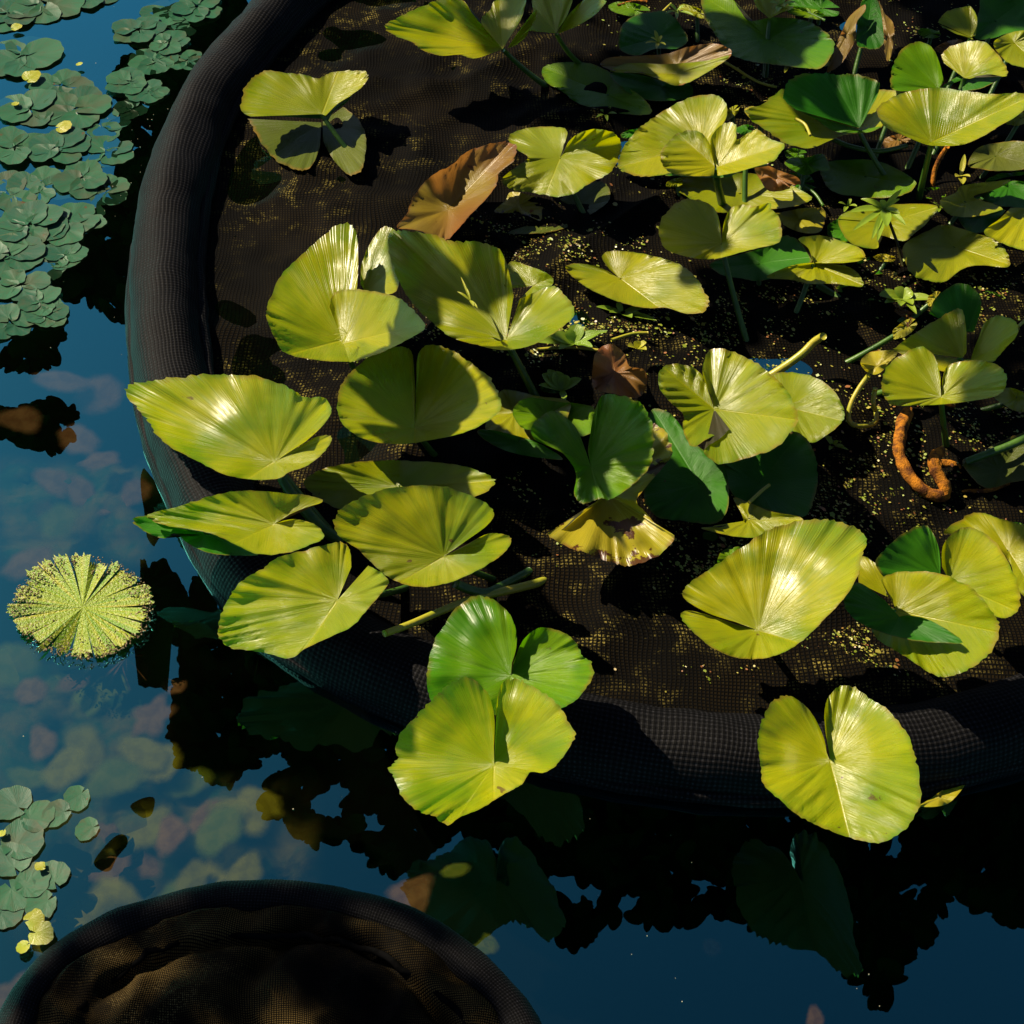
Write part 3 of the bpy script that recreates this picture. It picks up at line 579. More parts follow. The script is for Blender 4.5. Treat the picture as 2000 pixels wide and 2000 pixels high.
leaf('bright', 'heart leaf with dark toothed left half and pale right half, below the tulip shaped leaf',
 [fn('T6', (1485,345), [(1482,290),(1480,230),(1450,130),(1380,75),(1280,110),(1200,180),(1165,260),(1178,340),(1225,388),(1330,392),(1480,387),(1650,367),(1780,342),(1830,290),(1820,200),(1720,150),(1600,153),(1520,180),(1495,240),(1490,310)], .15, .22, .42, .13, pleat=0.0033)], foot=('T6',(1550,635)))
leaf('green', 'small leaf at the right edge tucked behind the toothed heart leaf',
 [fn('T6', (1900,350), [(1770,340),(1850,295),(1960,340),(2040,420),(1900,425),(1820,385)], .05, closed=True, mat='bright')])
leaf('bright', 'heart leaf with split lower left notch and pale sheen, right of the wilted leaf',
 [fn('T6', (262,412), [(255,380),(235,320),(200,230),(130,180),(40,168),(-30,200),(-35,290),(20,370),(95,440),(92,500),(110,570),(150,617),(220,575),(340,518)], .14, -.08, .25, .15, pleat=0.0044),
  fn('T6', (262,412), [(250,350),(210,260),(200,190),(230,100),(300,83),(430,130),(540,200),(640,290),(690,390),(717,460),(680,530),(590,620),(450,672),(300,707),(205,640),(300,565),(345,518)], .145, .12, .28, .12, pleat=0.0033)], foot=('T6',(600,330)))
leaf('bright', 'speckled leaf half hidden behind the split heart leaf, yellow stick above it',
 [fn('T6', (650,400), [(560,230),(700,215),(830,250),(920,330),(965,430),(930,510),(790,592),(720,540),(600,500),(560,350)], .05, closed=True, cup=.05)])
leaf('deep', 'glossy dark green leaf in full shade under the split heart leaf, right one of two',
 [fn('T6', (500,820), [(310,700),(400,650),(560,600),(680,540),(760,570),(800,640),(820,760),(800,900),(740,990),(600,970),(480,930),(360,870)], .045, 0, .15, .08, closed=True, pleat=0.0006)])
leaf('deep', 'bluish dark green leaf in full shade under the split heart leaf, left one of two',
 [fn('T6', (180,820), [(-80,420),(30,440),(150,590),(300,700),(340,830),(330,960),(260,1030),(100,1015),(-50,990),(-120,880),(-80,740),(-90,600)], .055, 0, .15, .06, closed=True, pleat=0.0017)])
leaf('bright', 'flat sunlit leaf showing below the two glossy dark ones',
 [fn('T6', (450,1010), [(195,1050),(400,1045),(412,985),(365,888),(450,915),(560,960),(740,1000),(640,1060),(540,1100),(400,1102),(280,1080)], .07, closed=True, cup=.03)])
leaf('green', 'wilted leaf with shaded green lobes folded over its yellow spotted half, centre',
 [fn('T5', (1390,720), [(1375,640),(1385,560),(1410,430),(1450,340),(1520,333),(1640,370),(1700,430),(1730,560),(1722,680),(1680,760),(1590,840),(1500,897),(1440,893),(1350,922),(1300,870),(1310,760),(1240,650),(1090,575),(1075,500),(1150,430),(1220,430),(1310,510),(1365,640)], .14, 0, .45, .1, wav=.014, pleat=0.0022, mat='green'),
  fn('T5', (1480,870), [(1360,950),(1250,1055),(1155,1085),(1260,1150),(1400,1200),(1520,1242),(1600,1257),(1720,1222),(1820,1140),(1837,1090),(1760,1050),(1680,960),(1640,900),(1740,770),(1825,665),(1805,560),(1745,490),(1690,520)], .10, .1, .3, .05, mat='yellow', wav=.02, pleat=0.0033)], foot=('T5',(1350,640)))
leaf('bright', 'yellow green leaf lying low behind the dark slanting stalk, left of the wilted leaf',
 [fn('T5', (980,430), [(900,320),(960,308),(1100,340),(1280,380),(1200,560),(1060,575),(900,535),(820,512),(865,420)], .025, closed=True, cup=.03)])
leaf('green', 'toothed green leaf just left of the wilted leaf, crossed by the dark stalk',
 [fn('T5', (1150,450), [(972,410),(1050,350),(1200,370),(1400,400),(1420,500),(1330,560),(1060,525),(990,480)], .045, closed=True, jag=.03)])
leaf('deep', 'narrow dark leaf seen edge on below the toothed green leaf',
 [fn('T5', (1000,590), [(778,530),(850,523),(1000,558),(1120,600),(1240,680),(1100,672),(950,642),(830,585)], .04, closed=True, cup=.02)])
leaf('brown', 'crumpled rusty brown dead leaf standing above the wilted yellow leaf',
 [fn('T5', (1520,220), [(1410,300),(1400,200),(1420,100),(1500,60),(1570,110),(1600,180),(1680,200),(1690,290),(1640,350),(1520,330)], .07, 0, .6, .1, closed=True, wav=.02)], stem=False, name='withered_leaf', cat='dead leaf')
# ---- near right group
leaf('bright', 'largest leaf of the near right, pale and glossy with ruffled upper rim',
 [fn('T6', (500,1605), [(380,1560),(250,1520),(150,1470),(92,1420),(110,1370),(200,1300),(300,1230),(420,1150),(520,1080),(650,1030),(800,1008),(920,1015),(1020,1050),(1087,1110),(1060,1200),(1040,1300),(970,1420),(870,1530),(780,1620),(680,1700),(560,1750),(420,1757),(290,1720),(190,1650),(100,1560),(83,1515),(130,1497),(240,1525),(370,1570)], .14, .14, .20, .12, wav=.007, pleat=0.0028)])
leaf('green', 'small dark leaf peeping out behind the upper left rim of the largest near right leaf',
 [fn('T6', (360,1210), [(280,1240),(300,1180),(370,1155),(440,1158),(400,1230),(330,1260)], .05, closed=True)])
leaf('deep', 'shaded upright oval leaf standing behind the folded leaf at the near right',
 [fn('T6', (1480,1310), [(1482,1240),(1470,1150),(1430,1060),(1380,1038),(1280,1080),(1200,1150),(1130,1240),(1200,1330),(1350,1340)], .11, -.05, .5, .1, mat='deep')])
leaf('bright', 'strongly ribbed round leaf with a blazing white right side, near right',
 [fn('T6', (1530,1340), [(1490,1260),(1495,1150),(1560,1070),(1640,1048),(1760,1110),(1850,1240),(1905,1380),(1908,1480),(1850,1533),(1780,1530),(1700,1470),(1600,1400)], .12, .30, .35, .15, pleat=0.0050)])
leaf('bright', 'folded leaf with its dark half turned over its bright half, near right edge',
 [fn('T6', (1245,1500), [(1200,1400),(1165,1330),(1250,1290),(1430,1288),(1550,1320),(1680,1400),(1770,1510),(1803,1600),(1750,1720),(1650,1800),(1540,1852),(1440,1842),(1330,1770),(1250,1720),(1140,1650),(1110,1590),(1150,1560)], .13, .1, .22, .12, pleat=0.0028),
  fn('T6', (1260,1530), [(1180,1440),(1040,1345),(970,1400),(960,1460),(1000,1525),(1100,1592),(1300,1652),(1480,1672),(1602,1670),(1520,1600),(1400,1540),(1300,1522)], .155, 0, .1, .02, mat='deep', pleat=0.0011),
  fn('T6', (1190,1420), [(1040,1350),(1050,1210),(1130,1240),(1200,1310),(1250,1290),(1180,1330),(1200,1420)], .10, 0, .1, 0, pleat=0.0006)])
leaf('bright', 'yellow green leaf at the right edge behind the strongly ribbed leaf',
 [fn('T6', (1850,1180), [(1500,1080),(1600,1000),(1690,968),(1800,1000),(1900,1030),(2060,1080),(2080,1350),(2000,1440),(1900,1390),(1850,1230),(1700,1080)], .06, 0, .1, .08, closed=True)])
# ---- leaves leaning out over the near side of the ring
leaf('green', 'darker two lobed leaf over the near ring side, half hidden by the foremost leaf',
 [fn('T5', (960,1850), [(965,1780),(990,1690),(985,1590),(940,1500),(850,1430),(770,1420),(680,1470),(600,1570),(540,1680),(510,1800),(512,1932),(560,2010),(700,2030),(860,2060),(1100,2060),(1240,2020),(1330,1960),(1400,1860),(1392,1775),(1345,1740),(1310,1670),(1250,1620),(1120,1588),(1040,1640),(1003,1700),(975,1780)], .12, .12, .20, .13, wav=.012, mat='green')], foot=('T8',(1150,-250)))
leaf('yellow', 'foremost yellow green leaf with burnt rim spots, hanging over the near side of the ring',
 [fn('T8', (870,535), [(868,440),(872,300),(850,180),(790,95),(720,65),(640,90),(560,160),(480,240),(380,350),(335,440),(350,500),(308,550),(330,620),(400,740),(480,790),(540,810),(620,862),(680,820),(800,770),(930,690),(1020,640),(1065,575),(1140,577),(1220,520),(1280,430),(1307,370),(1250,260),(1180,180),(1060,100),(980,70),(910,100),(885,200),(878,330),(874,440)], .155, .13, .22, .2, wav=.008, pleat=0.0039, mat='bright')], stem=False)
leaf('bright', 'heart leaf hanging outside the ring at lower right, small bite holes near its tip',
 [fn('T9', (885,512), [(868,470),(850,380),(790,260),(720,190),(640,160),(570,200),(520,290),(498,400),(508,520),(530,640),(640,750),(750,830),(880,890),(1040,940),(1160,952),(1280,890),(1350,800),(1377,690),(1350,520),(1320,400),(1240,280),(1130,190),(1020,120),(950,108),(890,150),(858,230),(860,340),(880,460)], .155, .10, .18, .12, wav=.008, pleat=0.0033)], stem=False)
leaf('yellow', 'small pointed yellow leaf tip sticking out on the water behind the hanging heart leaf',
 [fn('T9', (1480,710), [(1370,755),(1430,715),(1520,655),(1615,628),(1580,690),(1520,745),(1440,762)], .012, closed=True, cup=.05)], stem=False, name='leaf_fragment', cat='dead leaf')
leaf('brown', 'dark red and green decaying leaf at the right edge beside the orange root',
 [fn('T6', (1800,740), [(1600,690),(1700,640),(1820,580),(1980,540),(1990,760),(1850,810),(1740,840),(1660,790)], .02, closed=True, cup=.05, mat='olive')], stem=False, name='withered_leaf', cat='dead leaf')
# ---- loose stalks, root
stick('dark stalk slanting across the gap between the left leaves', 'T4', [(1510,760),(1560,850),(1640,950),(1730,1050),(1830,1120)], .11, .02, .0085, taper=1.2)
stick('long yellow green stalk pointing out to the lower left over the shaded net', 'T5', [(1150,1335),(1100,1350),(980,1380),(830,1415),(710,1450),(560,1510),(420,1570),(278,1622)], .0, .09, .0075, 'ystem', taper=.7)
stick('short curved green stalk above the long yellow green one', 'T5', [(660,1350),(740,1385),(830,1400),(940,1350),(1060,1285)], .07, .01, .0075)
stick('yellow stick poking up from the net right of the centre', 'T6', [(565,232),(660,170),(740,110),(800,50),(850,18)], .02, .09, .0075, 'ystem')
stick('green stalk running in from the right edge above the decaying leaf', 'T6', [(1960,560),(1850,610),(1740,650),(1620,695)], .06, .03, .007)
stick('dark slanting stalk between the fan shaped leaf and the flat dark leaf', 'T3', [(900,750),(1000,790),(1150,815),(1300,785)], .05, .05, .005)
stick('pale thin stalk beside the boat shaped leaf tip', 'T3', [(310,330),(380,370),(450,415),(520,450),(600,470)], .03, .02, .003, 'ystem')
stick('orange bent stalk behind the straight green stalk of the fan shaped leaf', 'T3', [(1440,1000),(1450,920),(1480,850),(1520,790)], .01, .08, .005, 'root')
stick('dim sunken stalk below the ragged winged leaf', 'T3', [(820,1540),(900,1590),(1000,1650),(1130,1725)], .01, .004, .008)
stick('thick orange root bent in a hook on the net', 'T6', [(1310,425),(1275,500),(1260,580),(1262,660),(1300,750),(1370,830),(1450,875),(1505,870),(1500,810),(1460,740),(1445,680),(1480,640)], .03, .03, .0105, 'root', name='root', cat='root', hs=[.03,.045,.05,.04,.03,.03,.045,.06,.05], bump=.003)
stick('orange root fragment beside the hooked root', 'T6', [(1480,700),(1540,705),(1585,730),(1595,775)], .02, .015, .006, 'root', name='root', cat='root', bump=.003)
stick('yellow stalk bent into a loop left of the heart leaf with toothed half', 'T6', [(1095,230),(1050,290),(1005,370),(985,450),(1010,495),(1080,500),(1130,480),(1135,430),(1120,380),(1130,300)], .06, .06, .0045, 'ystem', hs=[.09,.06,.03,.02,.03,.07])
stick('orange root end lying on the net right of the hooked root', 'T6', [(1540,880),(1620,855),(1740,850),(1850,810)], .012, .012, .004, 'root', name='root', cat='root')
leaf('yellow', 'shrivelled pale bud leaf on top of the looped yellow stalk',
 [fn('T6', (1140,180), [(1050,160),(1090,110),(1160,95),(1250,100),(1220,150),(1150,220),(1090,215)], .10, .1, .3, .1, closed=True, wav=.01)], stem=False, name='withered_leaf', cat='dead leaf')

# ---- the tangle of low leaves between the big ones
def filler(mat, label, t, c, rx, ry, rot=0, H=.02, sx=0, sy=.05, notch=0.5, **k):
    rnd = random.Random(label); cx, cy = c; ca, sa = math.cos(R(rot)), math.sin(R(rot)); rim = []
    for i in range(15):
        a = R(14)+(2*math.pi-R(28))*i/14; q = 1+rnd.uniform(-.09,.09)
        u, v = math.cos(a)*rx*q, math.sin(a)*ry*q; rim.append((cx+u*ca-v*sa, cy+u*sa+v*ca))
    A = (cx+rx*.25*ca, cy+rx*.25*sa)
    return leaf(mat, label, [fn(t, A, rim, H, sx, sy, .08, **k)])
filler('green', 'small shaded leaf under the top edge, right of the leftmost top leaves', 'T2', (1600,50), 110, 40, 10, .03)
filler('bright', 'thin lit leaf strip behind the boat shaped leaf', 'T3', (150,60), 90, 26, 20, .05)
filler('deep', 'dark leaf under the small sprig at the top edge', 'T3', (800,40), 150, 50, 5, .03)
filler('green', 'leaf half hidden above the broad shaded leaf', 'T3', (760,70), 110, 28, 12, .07)
filler('yellow', 'yellowing torn leaf under the wide dark pleated leaf', 'T3', (500,620), 80, 40, 25, .085)
filler('deep', 'dark leaf in the gap right of the two lobed heart leaf', 'T3', (720,980), 90, 50, 10, .02)
filler('green', 'low leaf right of the straight green stalk', 'T3', (1440,1040), 80, 30, 0, .015)
filler('deep', 'dark leaf low behind the whorled seedling', 'T3', (960,1240), 90, 60, 0, .015)
filler('green', 'low leaf below the ragged winged leaf', 'T3', (1080,1570), 150, 45, 8, .012)
filler('deep', 'dark floating leaf at the foot of the whorled seedling', 'T3', (1130,1430), 100, 48, 0, .012)
filler('deep', 'dark leaf at the right edge above the pleated pale leaf', 'T3', (1880,1040), 90, 50, 0, .02)
filler('green', 'leaf cut by the right edge under the curved brown leaf', 'T3', (1840,960), 110, 30, -8, .015)
filler('bright', 'small lit leaf between the fan shaped leaf and the right edge', 'T3', (1900,640), 70, 35, -15, .06)
filler('green', 'low leaf just left of the dark floating leaf', 'T3', (700,830), 60, 30, 0, .03)
filler('deep', 'dark leaf low in front of the shaded upright round leaf', 'T3', (1230,520), 70, 26, 10, .10)
filler('yellow', 'yellow dying leaf left of the tulip shaped leaf', 'T3', (1290,1770), 80, 38, -35, .09)
filler('yellow', 'small bright yellow leaf scrap above the dark pleated fan leaf', 'T3', (1450,1610), 50, 30, -40, .05)
filler('green', 'dim leaf sunk low under the tulip shaped leaf', 'T3', (1780,1620), 90, 40, 20, .012)
filler('deep', 'dark leaf behind the notch of the two lobed heart leaf', 'T3', (430,700), 50, 28, 0, .12)
filler('bright', 'ragged leaf tip right of the large back leaf', 'T3', (350,610), 60, 26, -40, .08)
filler('bright', 'small crumpled yellow leaf below the two lobed heart leaf', 'T3', (50,985), 50, 22, -10, .03)
filler('deep', 'dark leaf behind the water lettuce beside the widest leaf', 'T5', (1180,300), 60, 26, 0, .012)
filler('green', 'narrow leaf under the toothed green leaf', 'T5', (1100,420), 100, 30, 15, .03)
filler('green', 'low leaf seen behind the white shining leaf at the top right', 'T3', (1900,110), 80, 50, 10, .07)
filler('deep', 'small dark leaf left of the large back leaf', 'T2', (1620,720), 70, 24, -10, .03)
filler('green', 'dark leaf under the ribbed leaf at the near right', 'T6', (1900,1080), 90, 60, 20, .03)
filler('brown', 'brown rotting leaf behind the shaded upright round leaf', 'T3', (1530,250), 80, 30, -15, .05)
filler('brown', 'brown rotting leaf under the stalks of the fan shaped leaf', 'T3', (1240,760), 90, 34, -20, .012)
filler('brown', 'rust coloured leaf scrap left of the tulip shaped leaf', 'T3', (1290,1690), 60, 22, 20, .02)
filler('yellow', 'orange leaf scrap beside the foot of the seedling', 'T3', (1180,1390), 60, 20, 5, .03)
for i, (t, p0, p1, lab) in enumerate([('T3',(560,20),(860,110),'thin green stalk above the broad shaded leaf'),('T3',(-60,110),(30,20),'pale thin stalk crossing the round dark leaf'),('T3',(-260,30),(-100,10),'brown dry stalk at the top edge'),('T3',(1900,1760),(1980,1700),'thin pale stalk right of the tulip shaped leaf'),('T6',(1330,370),(1560,400),'rusty stalk under the toothed heart leaf'),('T3',(730,1000),(850,1110),'thin stalk behind the broken leaf'),('T6',(450,915),(560,820),'short yellow stalk scrap on the dark leaf'),('T3',(700,640),(780,730),'dry twig on the wide yellow green leaf'),('T5',(1500,40),(1700,0),'thin yellow runner above the rusty dead leaf'),('T5',(1100,90),(1440,95),'pale runner stem beside the water lettuce')]):
    m = ((p0[0]+p1[0])/2+12, (p0[1]+p1[1])/2-14); hh = [.07,.03,.03,.06,.02,.03,.075,.16,.03,.02][i]
    stick(lab, t, [p0, m, p1], hh, hh, .003, ['stem','ystem','root','ystem','root','stem','ystem','ystem','ystem','ystem'][i])

filler('bright', 'lit leaf between the ragged winged leaf and the whorled seedling', 'T3', (920,1330), 60, 34, -10, .03)
filler('green', 'low leaf left of the orange and yellow decaying leaf', 'T3', (650,1060), 60, 26, 15, .015)
filler('bright', 'small lit leaf under the dark curved leaf at the right edge', 'T3', (1700,1020), 60, 24, -5, .035)
filler('green', 'leaf between the boat shaped leaf and the large back leaf', 'T3', (60,500), 80, 22, 5, .015)
filler('bright', 'lit leaf rim showing right of the broad shaded leaf', 'T3', (880,330), 60, 24, -20, .03)
filler('green', 'green leaf below the small pale triangular leaf', 'T3', (1420,180), 60, 26, 10, .03)
# ---------------------------------------------------------------- round gritty leaf on the open water
g = G('gritty_round_leaf'); pol = g.uv('polar'); s_ = g.sep(pol); fl = g.uv('flat')
seg = g.noise(g.vec(g.math('MULTIPLY', s_[0], 3.0), 0.0, 3.0), 2.0, 2); grit = g.noise(fl, 170, 2, .7); n_ = g.noise(fl, 12, 3)
col = g.mix(g.ramp(seg, .35, .7), (.13,.26,.008), (.32,.34,.01)); col = g.mix(g.math('MULTIPLY', g.ramp(seg, .62, .72), .7), col, (.40,.22,.02))
col = g.mix(g.math('MULTIPLY', g.ramp(grit, .56, .66), g.ramp(s_[1], .2, .95, .15, .9)), col, (.42,.38,.22))
col = g.mix(g.math('MULTIPLY', g.ramp(grit, .36, .44, 1, 0), g.ramp(s_[1], .75, 1.05, .0, .8)), col, (.2,.10,.04))
p = g.pr(col, .35, g.bump(grit, 1.0, .004)); M['gritty'] = g.end(p)
bm = bmesh.new(); up = bm.loops.layers.uv.new('polar'); uf = bm.loops.layers.uv.new('flat')
cx, cy = px('T4', (445,1480)); rnd = random.Random(5); rx, ry = 138, 102
edges = [0]; 
while edges[-1] < 6.0: edges.append(edges[-1]+rnd.uniform(.12, .42))
edges[-1] = 6.283
for a, b in zip(edges, edges[1:]):
    gap = rnd.choice([.002,.003,.004,.012,.05]); a += .001; b -= .001; md = (a+b)/2; gp = rnd.choice([.03,.06,.12,.28,.42]); Rk = rnd.uniform(.86,1.05); tilt = rnd.uniform(-.004,.006); n = 12; K = 12; rows = []
    for i in range(n+1):
        th0_ = a+(b-a)*i/n; row = []
        for j in range(K+1):
            r = .0+1.0*j/K; th = md+(th0_-md)*(1-gp*r*r); jag = (1+.055*rnd.uniform(-1,1)) if j == K else 1
            rr = r*Rk*jag; h = .004+.005*r*r+tilt*(i/n-.5)*r*2+.004*math.sin(th*3)*r
            X = cx+math.cos(th)*rx*rr; Y = cy+math.sin(th)*ry*rr
            row.append((bm.verts.new(at(X, Y, h)), th, r, (X-cx)/1000, (Y-cy)/740))
        rows.append(row)
    for c, d in zip(rows, rows[1:]):
        for j in range(K):
            vs = (c[j], c[j+1], d[j+1], d[j]); f = bm.faces.new([v[0] for v in vs])
            for l, v in zip(f.loops, vs): l[up].uv = (v[1], v[2]); l[uf].uv = (v[3], v[4])
c0 = at(cx, cy, 0)
rt = tag(empty('round_leaf', c0), 'round gritty yellow green leaf split into segments, floating alone on open water', 'floating leaf')
link('blade', in_root(bm, c0), M['gritty'], rt)
bm = bmesh.new()
for k in range(900):   # grit and droplets along its rim
    th = rnd.uniform(0, 6.283); r = min(1.05, 1-abs(rnd.gauss(0, .16))); P = at(cx+math.cos(th)*rx*r, cy+math.sin(th)*ry*r, .006+.006*r*r)
    bmesh.ops.create_icosphere(bm, subdivisions=1, radius=rnd.uniform(.0006,.0017), matrix=__import__('mathutils').Matrix.Translation(P))
tag(link('grit', in_root(bm, c0), plain('grit', (.30,.24,.12), (.16,.09,.04), 300, .3), rt), kind='stuff')

# ---------------------------------------------------------------- floating pads, upper left and lower left
def pad_mesh(seed, rosette=True):
    rnd = random.Random(seed); bm = bmesh.new(); up = bm.loops.layers.uv.new('polar'); uf = bm.loops.layers.uv.new('flat')
    N = rnd.choice([4,5,5,6]) if rosette else 1
    for k in range(N):
        th0 = k*6.283/N+rnd.uniform(-.25,.25); d = rnd.uniform(.45,.62) if rosette else 0; cx_, cy_ = math.cos(th0)*d, math.sin(th0)*d
        rr = rnd.uniform(.46,.66) if rosette else .9; tl = rnd.uniform(-.10,.10); z0 = rnd.uniform(.02,.07)
        lob = rnd.choice([2,3,4]); n = 40; K = 5; rows = []
        for i in range(n+1):
            th = th0+math.pi+.12+(6.283-.24)*i/n; q = rr*(1+.08*math.sin(th*lob+seed)+.03*math.sin(th*9+k)+.10*noise.noise(Vector((math.cos(th)*1.5+k, math.sin(th)*1.5, seed)))); row = []
            for j in range(K+1):
                r = j/K; x = cx_-math.cos(th0)*rr*.5*(1-r)+math.cos(th)*q*r; y = cy_-math.sin(th0)*rr*.5*(1-r)+math.sin(th)*q*r
                row.append((bm.verts.new((x, y, z0+.5*tl*r*math.cos(th-1)+.03*r*r+.006*math.sin(th*5)*r)), th, r, x*.1+k*.37, y*.1))
            rows.append(row)
        for c, e in zip(rows, rows[1:]):
            for j in range(K):
                vs = (c[j], c[j+1], e[j+1], e[j]); f = bm.faces.new([v[0] for v in vs]); f.smooth = True
                for l, v in zip(f.loops, vs): l[up].uv = (v[1], v[2]); l[uf].uv = (v[3], v[4])
    me = bpy.data.meshes.new('pad'); bm.to_mesh(me); bm.free(); return me
PV = [pad_mesh(i) for i in range(10)]; SV = [pad_mesh(50+i, False) for i in range(5)]
def place(me, name, x, y, rpx, label, cat, group, mat, z=.0, rz=0, tilt=(0,0)):
    m2 = bpy.data.meshes.get(me.name+'_'+mat)
    if m2 is None: m2 = me.copy(); m2.name = me.name+'_'+mat; m2.materials.clear(); m2.materials.append(M[mat])
    o = bpy.data.objects.new(name, m2); sc.collection.objects.link(o); P = at(x, y, z); P2 = at(x+rpx, y, z)
    s = (P2-P).length; o.location = P; o.scale = (s, s, s); o.rotation_euler = (tilt[0], tilt[1], rz); return tag(o, label, cat, group)
rnd = random.Random(11)
clusters = [(20,30,60),(90,10,70),(185,-5,50),(330,25,50),(385,15,50),(40,115,75),(120,170,62),(60,215,70),(150,215,70),(250,160,40),(300,120,48),(330,85,40),(30,290,64),(115,290,60),(195,245,55),(210,300,52),(80,365,66),(160,350,60),(210,375,48),(15,380,60),(60,440,70),(130,440,62),(170,430,46),(20,500,62),(95,510,56),(130,500,40),(40,560,58),(80,590,50),(20,630,54),(90,615,40),(255,215,36),(365,120,34),(345,60,36),(290,180,40),(270,60,50)]
for i, (x, y, r) in enumerate(clusters):
    place(PV[i % 10], 'floating_plant', x, y, r*.95, 'grey green rosette plant in the floating mat at the upper left', 'floating plant', 'floating rosettes at the upper left', 'pad', -.004+.007*rnd.random(), rnd.uniform(0, 6), (rnd.uniform(-.02,.02), rnd.uniform(-.02,.02)))
for x, y, r in [(20,1570,50),(75,1595,42),(45,1640,55),(20,1680,50),(110,1590,36),(65,1720,45),(100,1710,42),(30,1750,46),(15,1790,36),(80,1770,40),(150,1560,34),(170,1620,30)]:
    place(SV[(x+y) % 5], 'floating_plant', x, y, r*.9, 'flat teal leaf in the small patch at the lower left edge', 'floating plant', 'floating plants at the lower left edge', 'pad', .002, rnd.uniform(0, 6))
M['ybit'] = leaf_mat('fallen_yellow', (.5,.5,.03), (.6,.55,.05), (.35,.45,.02), (.5,.5,.02))
for x, y, r, lab in [(62,150,20,'small oval yellow leaf floating on the dark pads, upper left'),(32,53,12,'tiny yellow leaf at the top left corner'),(125,248,18,'yellow green sliver lying on the pads beside the ring'),(155,125,7,'tiny pale bud floating near the top left pads'),(30,203,9,'pinkish fallen petal at the left edge'),(82,1825,28,'bright yellow green leaf lobe floating at the lower left'),(68,1795,22,'yellow green leaf just above the bright lobe at the lower left'),(45,1850,16,'dull yellow leaf at the lower left edge near the basket'),(78,1692,12,'orange brown bit between teal leaves at the lower left'),(3,1628,10,'lime green leaf cut by the left edge')]:
    place(SV[int(x) % 5], 'fallen_leaf', x, y, r, lab, 'fallen leaf', None, 'ybit', .010, rnd.uniform(0, 6), (.15, -.1))

# ---------------------------------------------------------------- sunken leaves under the open water
def sunk(name, c1, c2):
    g = G(name); fl = g.uv('flat'); s_ = g.sep(g.uv('polar')); n1 = g.noise(fl, 20, 4, .6); rn = g.noise(g.n('ShaderNodeTexCoord').outputs['Object'], 2.2, 3, .6)
    ed = g.ramp(g.math('MULTIPLY_ADD', rn, .35, s_[1]), .72, 1.12, 1.0, 0.0); tb = g.n('ShaderNodeBsdfTransparent')
    return g.end(g.mixsh(g.math('MULTIPLY', ed, .85), tb.outputs[0], g.pr(g.mix(g.ramp(n1, .35, .65), c1, c2), .8, Specular_IOR_Level=0.0)))
M['s_brown'] = sunk('sunken_leaf_brown', (.15,.06,.025), (.22,.10,.04)); M['s_olive'] = sunk('sunken_leaf_olive', (.10,.12,.01), (.15,.15,.015)); M['s_ochre'] = sunk('sunken_leaf_ochre', (.17,.13,.012), (.24,.19,.015))
SL = [(130,745,60,'b'),(190,770,50,'b'),(110,940,50,'b'),(150,960,55,'b'),(230,985,40,'b'),(275,960,36,'b'),(80,1000,40,'b'),(60,1100,60,'b'),(105,1020,50,'o'),(240,1330,40,'b'),(265,1310,45,'b'),(140,1330,40,'b'),(100,1340,34,'o'),(210,1340,36,'o'),(60,1350,40,'b'),(90,1450,46,'b'),(160,1470,70,'y'),(130,1500,56,'y'),(270,1470,62,'y'),(310,1490,46,'y'),(230,1520,70,'o'),(360,1530,62,'o'),(300,1400,50,'b'),(180,1370,44,'o'),(470,1590,70,'y'),(510,1570,60,'y'),(420,1620,70,'o'),(400,1600,50,'b'),(290,1610,60,'y'),(330,1630,56,'b'),(250,1650,60,'y'),(210,1700,56,'b'),(440,1690,62,'y'),(490,1700,50,'y'),(370,1720,50,'y'),(290,1690,40,'b'),(220,1760,70,'y'),(180,1790,60,'y'),(130,1830,60,'y'),(80,1900,60,'b'),(30,1950,60,'b'),(340,1760,60,'o'),(800,1740,50,'b'),(820,1760,44,'b'),(940,1850,26,'o'),(960,1840,22,'o'),(30,1300,60,'o'),(50,1520,44,'o'),(180,1560,34,'o'),(200,1625,28,'b'),(340,1340,30,'b'),(50,820,50,'b'),(150,860,60,'b'),(200,900,44,'b'),(880,1700,30,'o'),(1390,1850,20,'b'),(1600,1990,30,'b')]
def sunk_mesh(seed):
    rnd = random.Random(seed); bm = bmesh.new(); up = bm.loops.layers.uv.new('polar'); uf = bm.loops.layers.uv.new('flat')
    n = 48; el = rnd.uniform(.5,1); lob = rnd.choice([0,3,5,5]); am = rnd.uniform(.05,.22); ring = []; c = bm.verts.new((0,0,.03))
    rows = [[(c, 0, 0)]]
    for i in range(n):
        th = i*6.283/n; q = 1+am*math.sin(th*lob+seed)+.1*noise.noise(Vector((math.cos(th)*2, math.sin(th)*2, seed)))
        x, y = math.cos(th)*q, math.sin(th)*q*el; ring.append((bm.verts.new((x*.5, y*.5, .04)), bm.verts.new((x, y, .12*noise.noise(Vector((x, y, seed))))), th))
    for i in range(n):
        a, b = ring[i], ring[(i+1) % n]
        for vs in ((c, a[0], b[0]), (a[0], a[1], b[1], b[0])):
            f = bm.faces.new(vs); f.smooth = True
            for l in f.loops: l[up].uv = (a[2], min(1, 0 if l.vert is c else (.5 if l.vert in (a[0], b[0]) else 1))); l[uf].uv = (l.vert.co.x*.1, l.vert.co.y*.1)
    me = bpy.data.meshes.new('sunken'); bm.to_mesh(me); bm.free(); return me
KV = [sunk_mesh(i+1) for i in range(9)]
KN = {'b': ('brown', 's_brown'), 'o': ('olive green', 's_olive'), 'y': ('pale ochre', 's_ochre')}
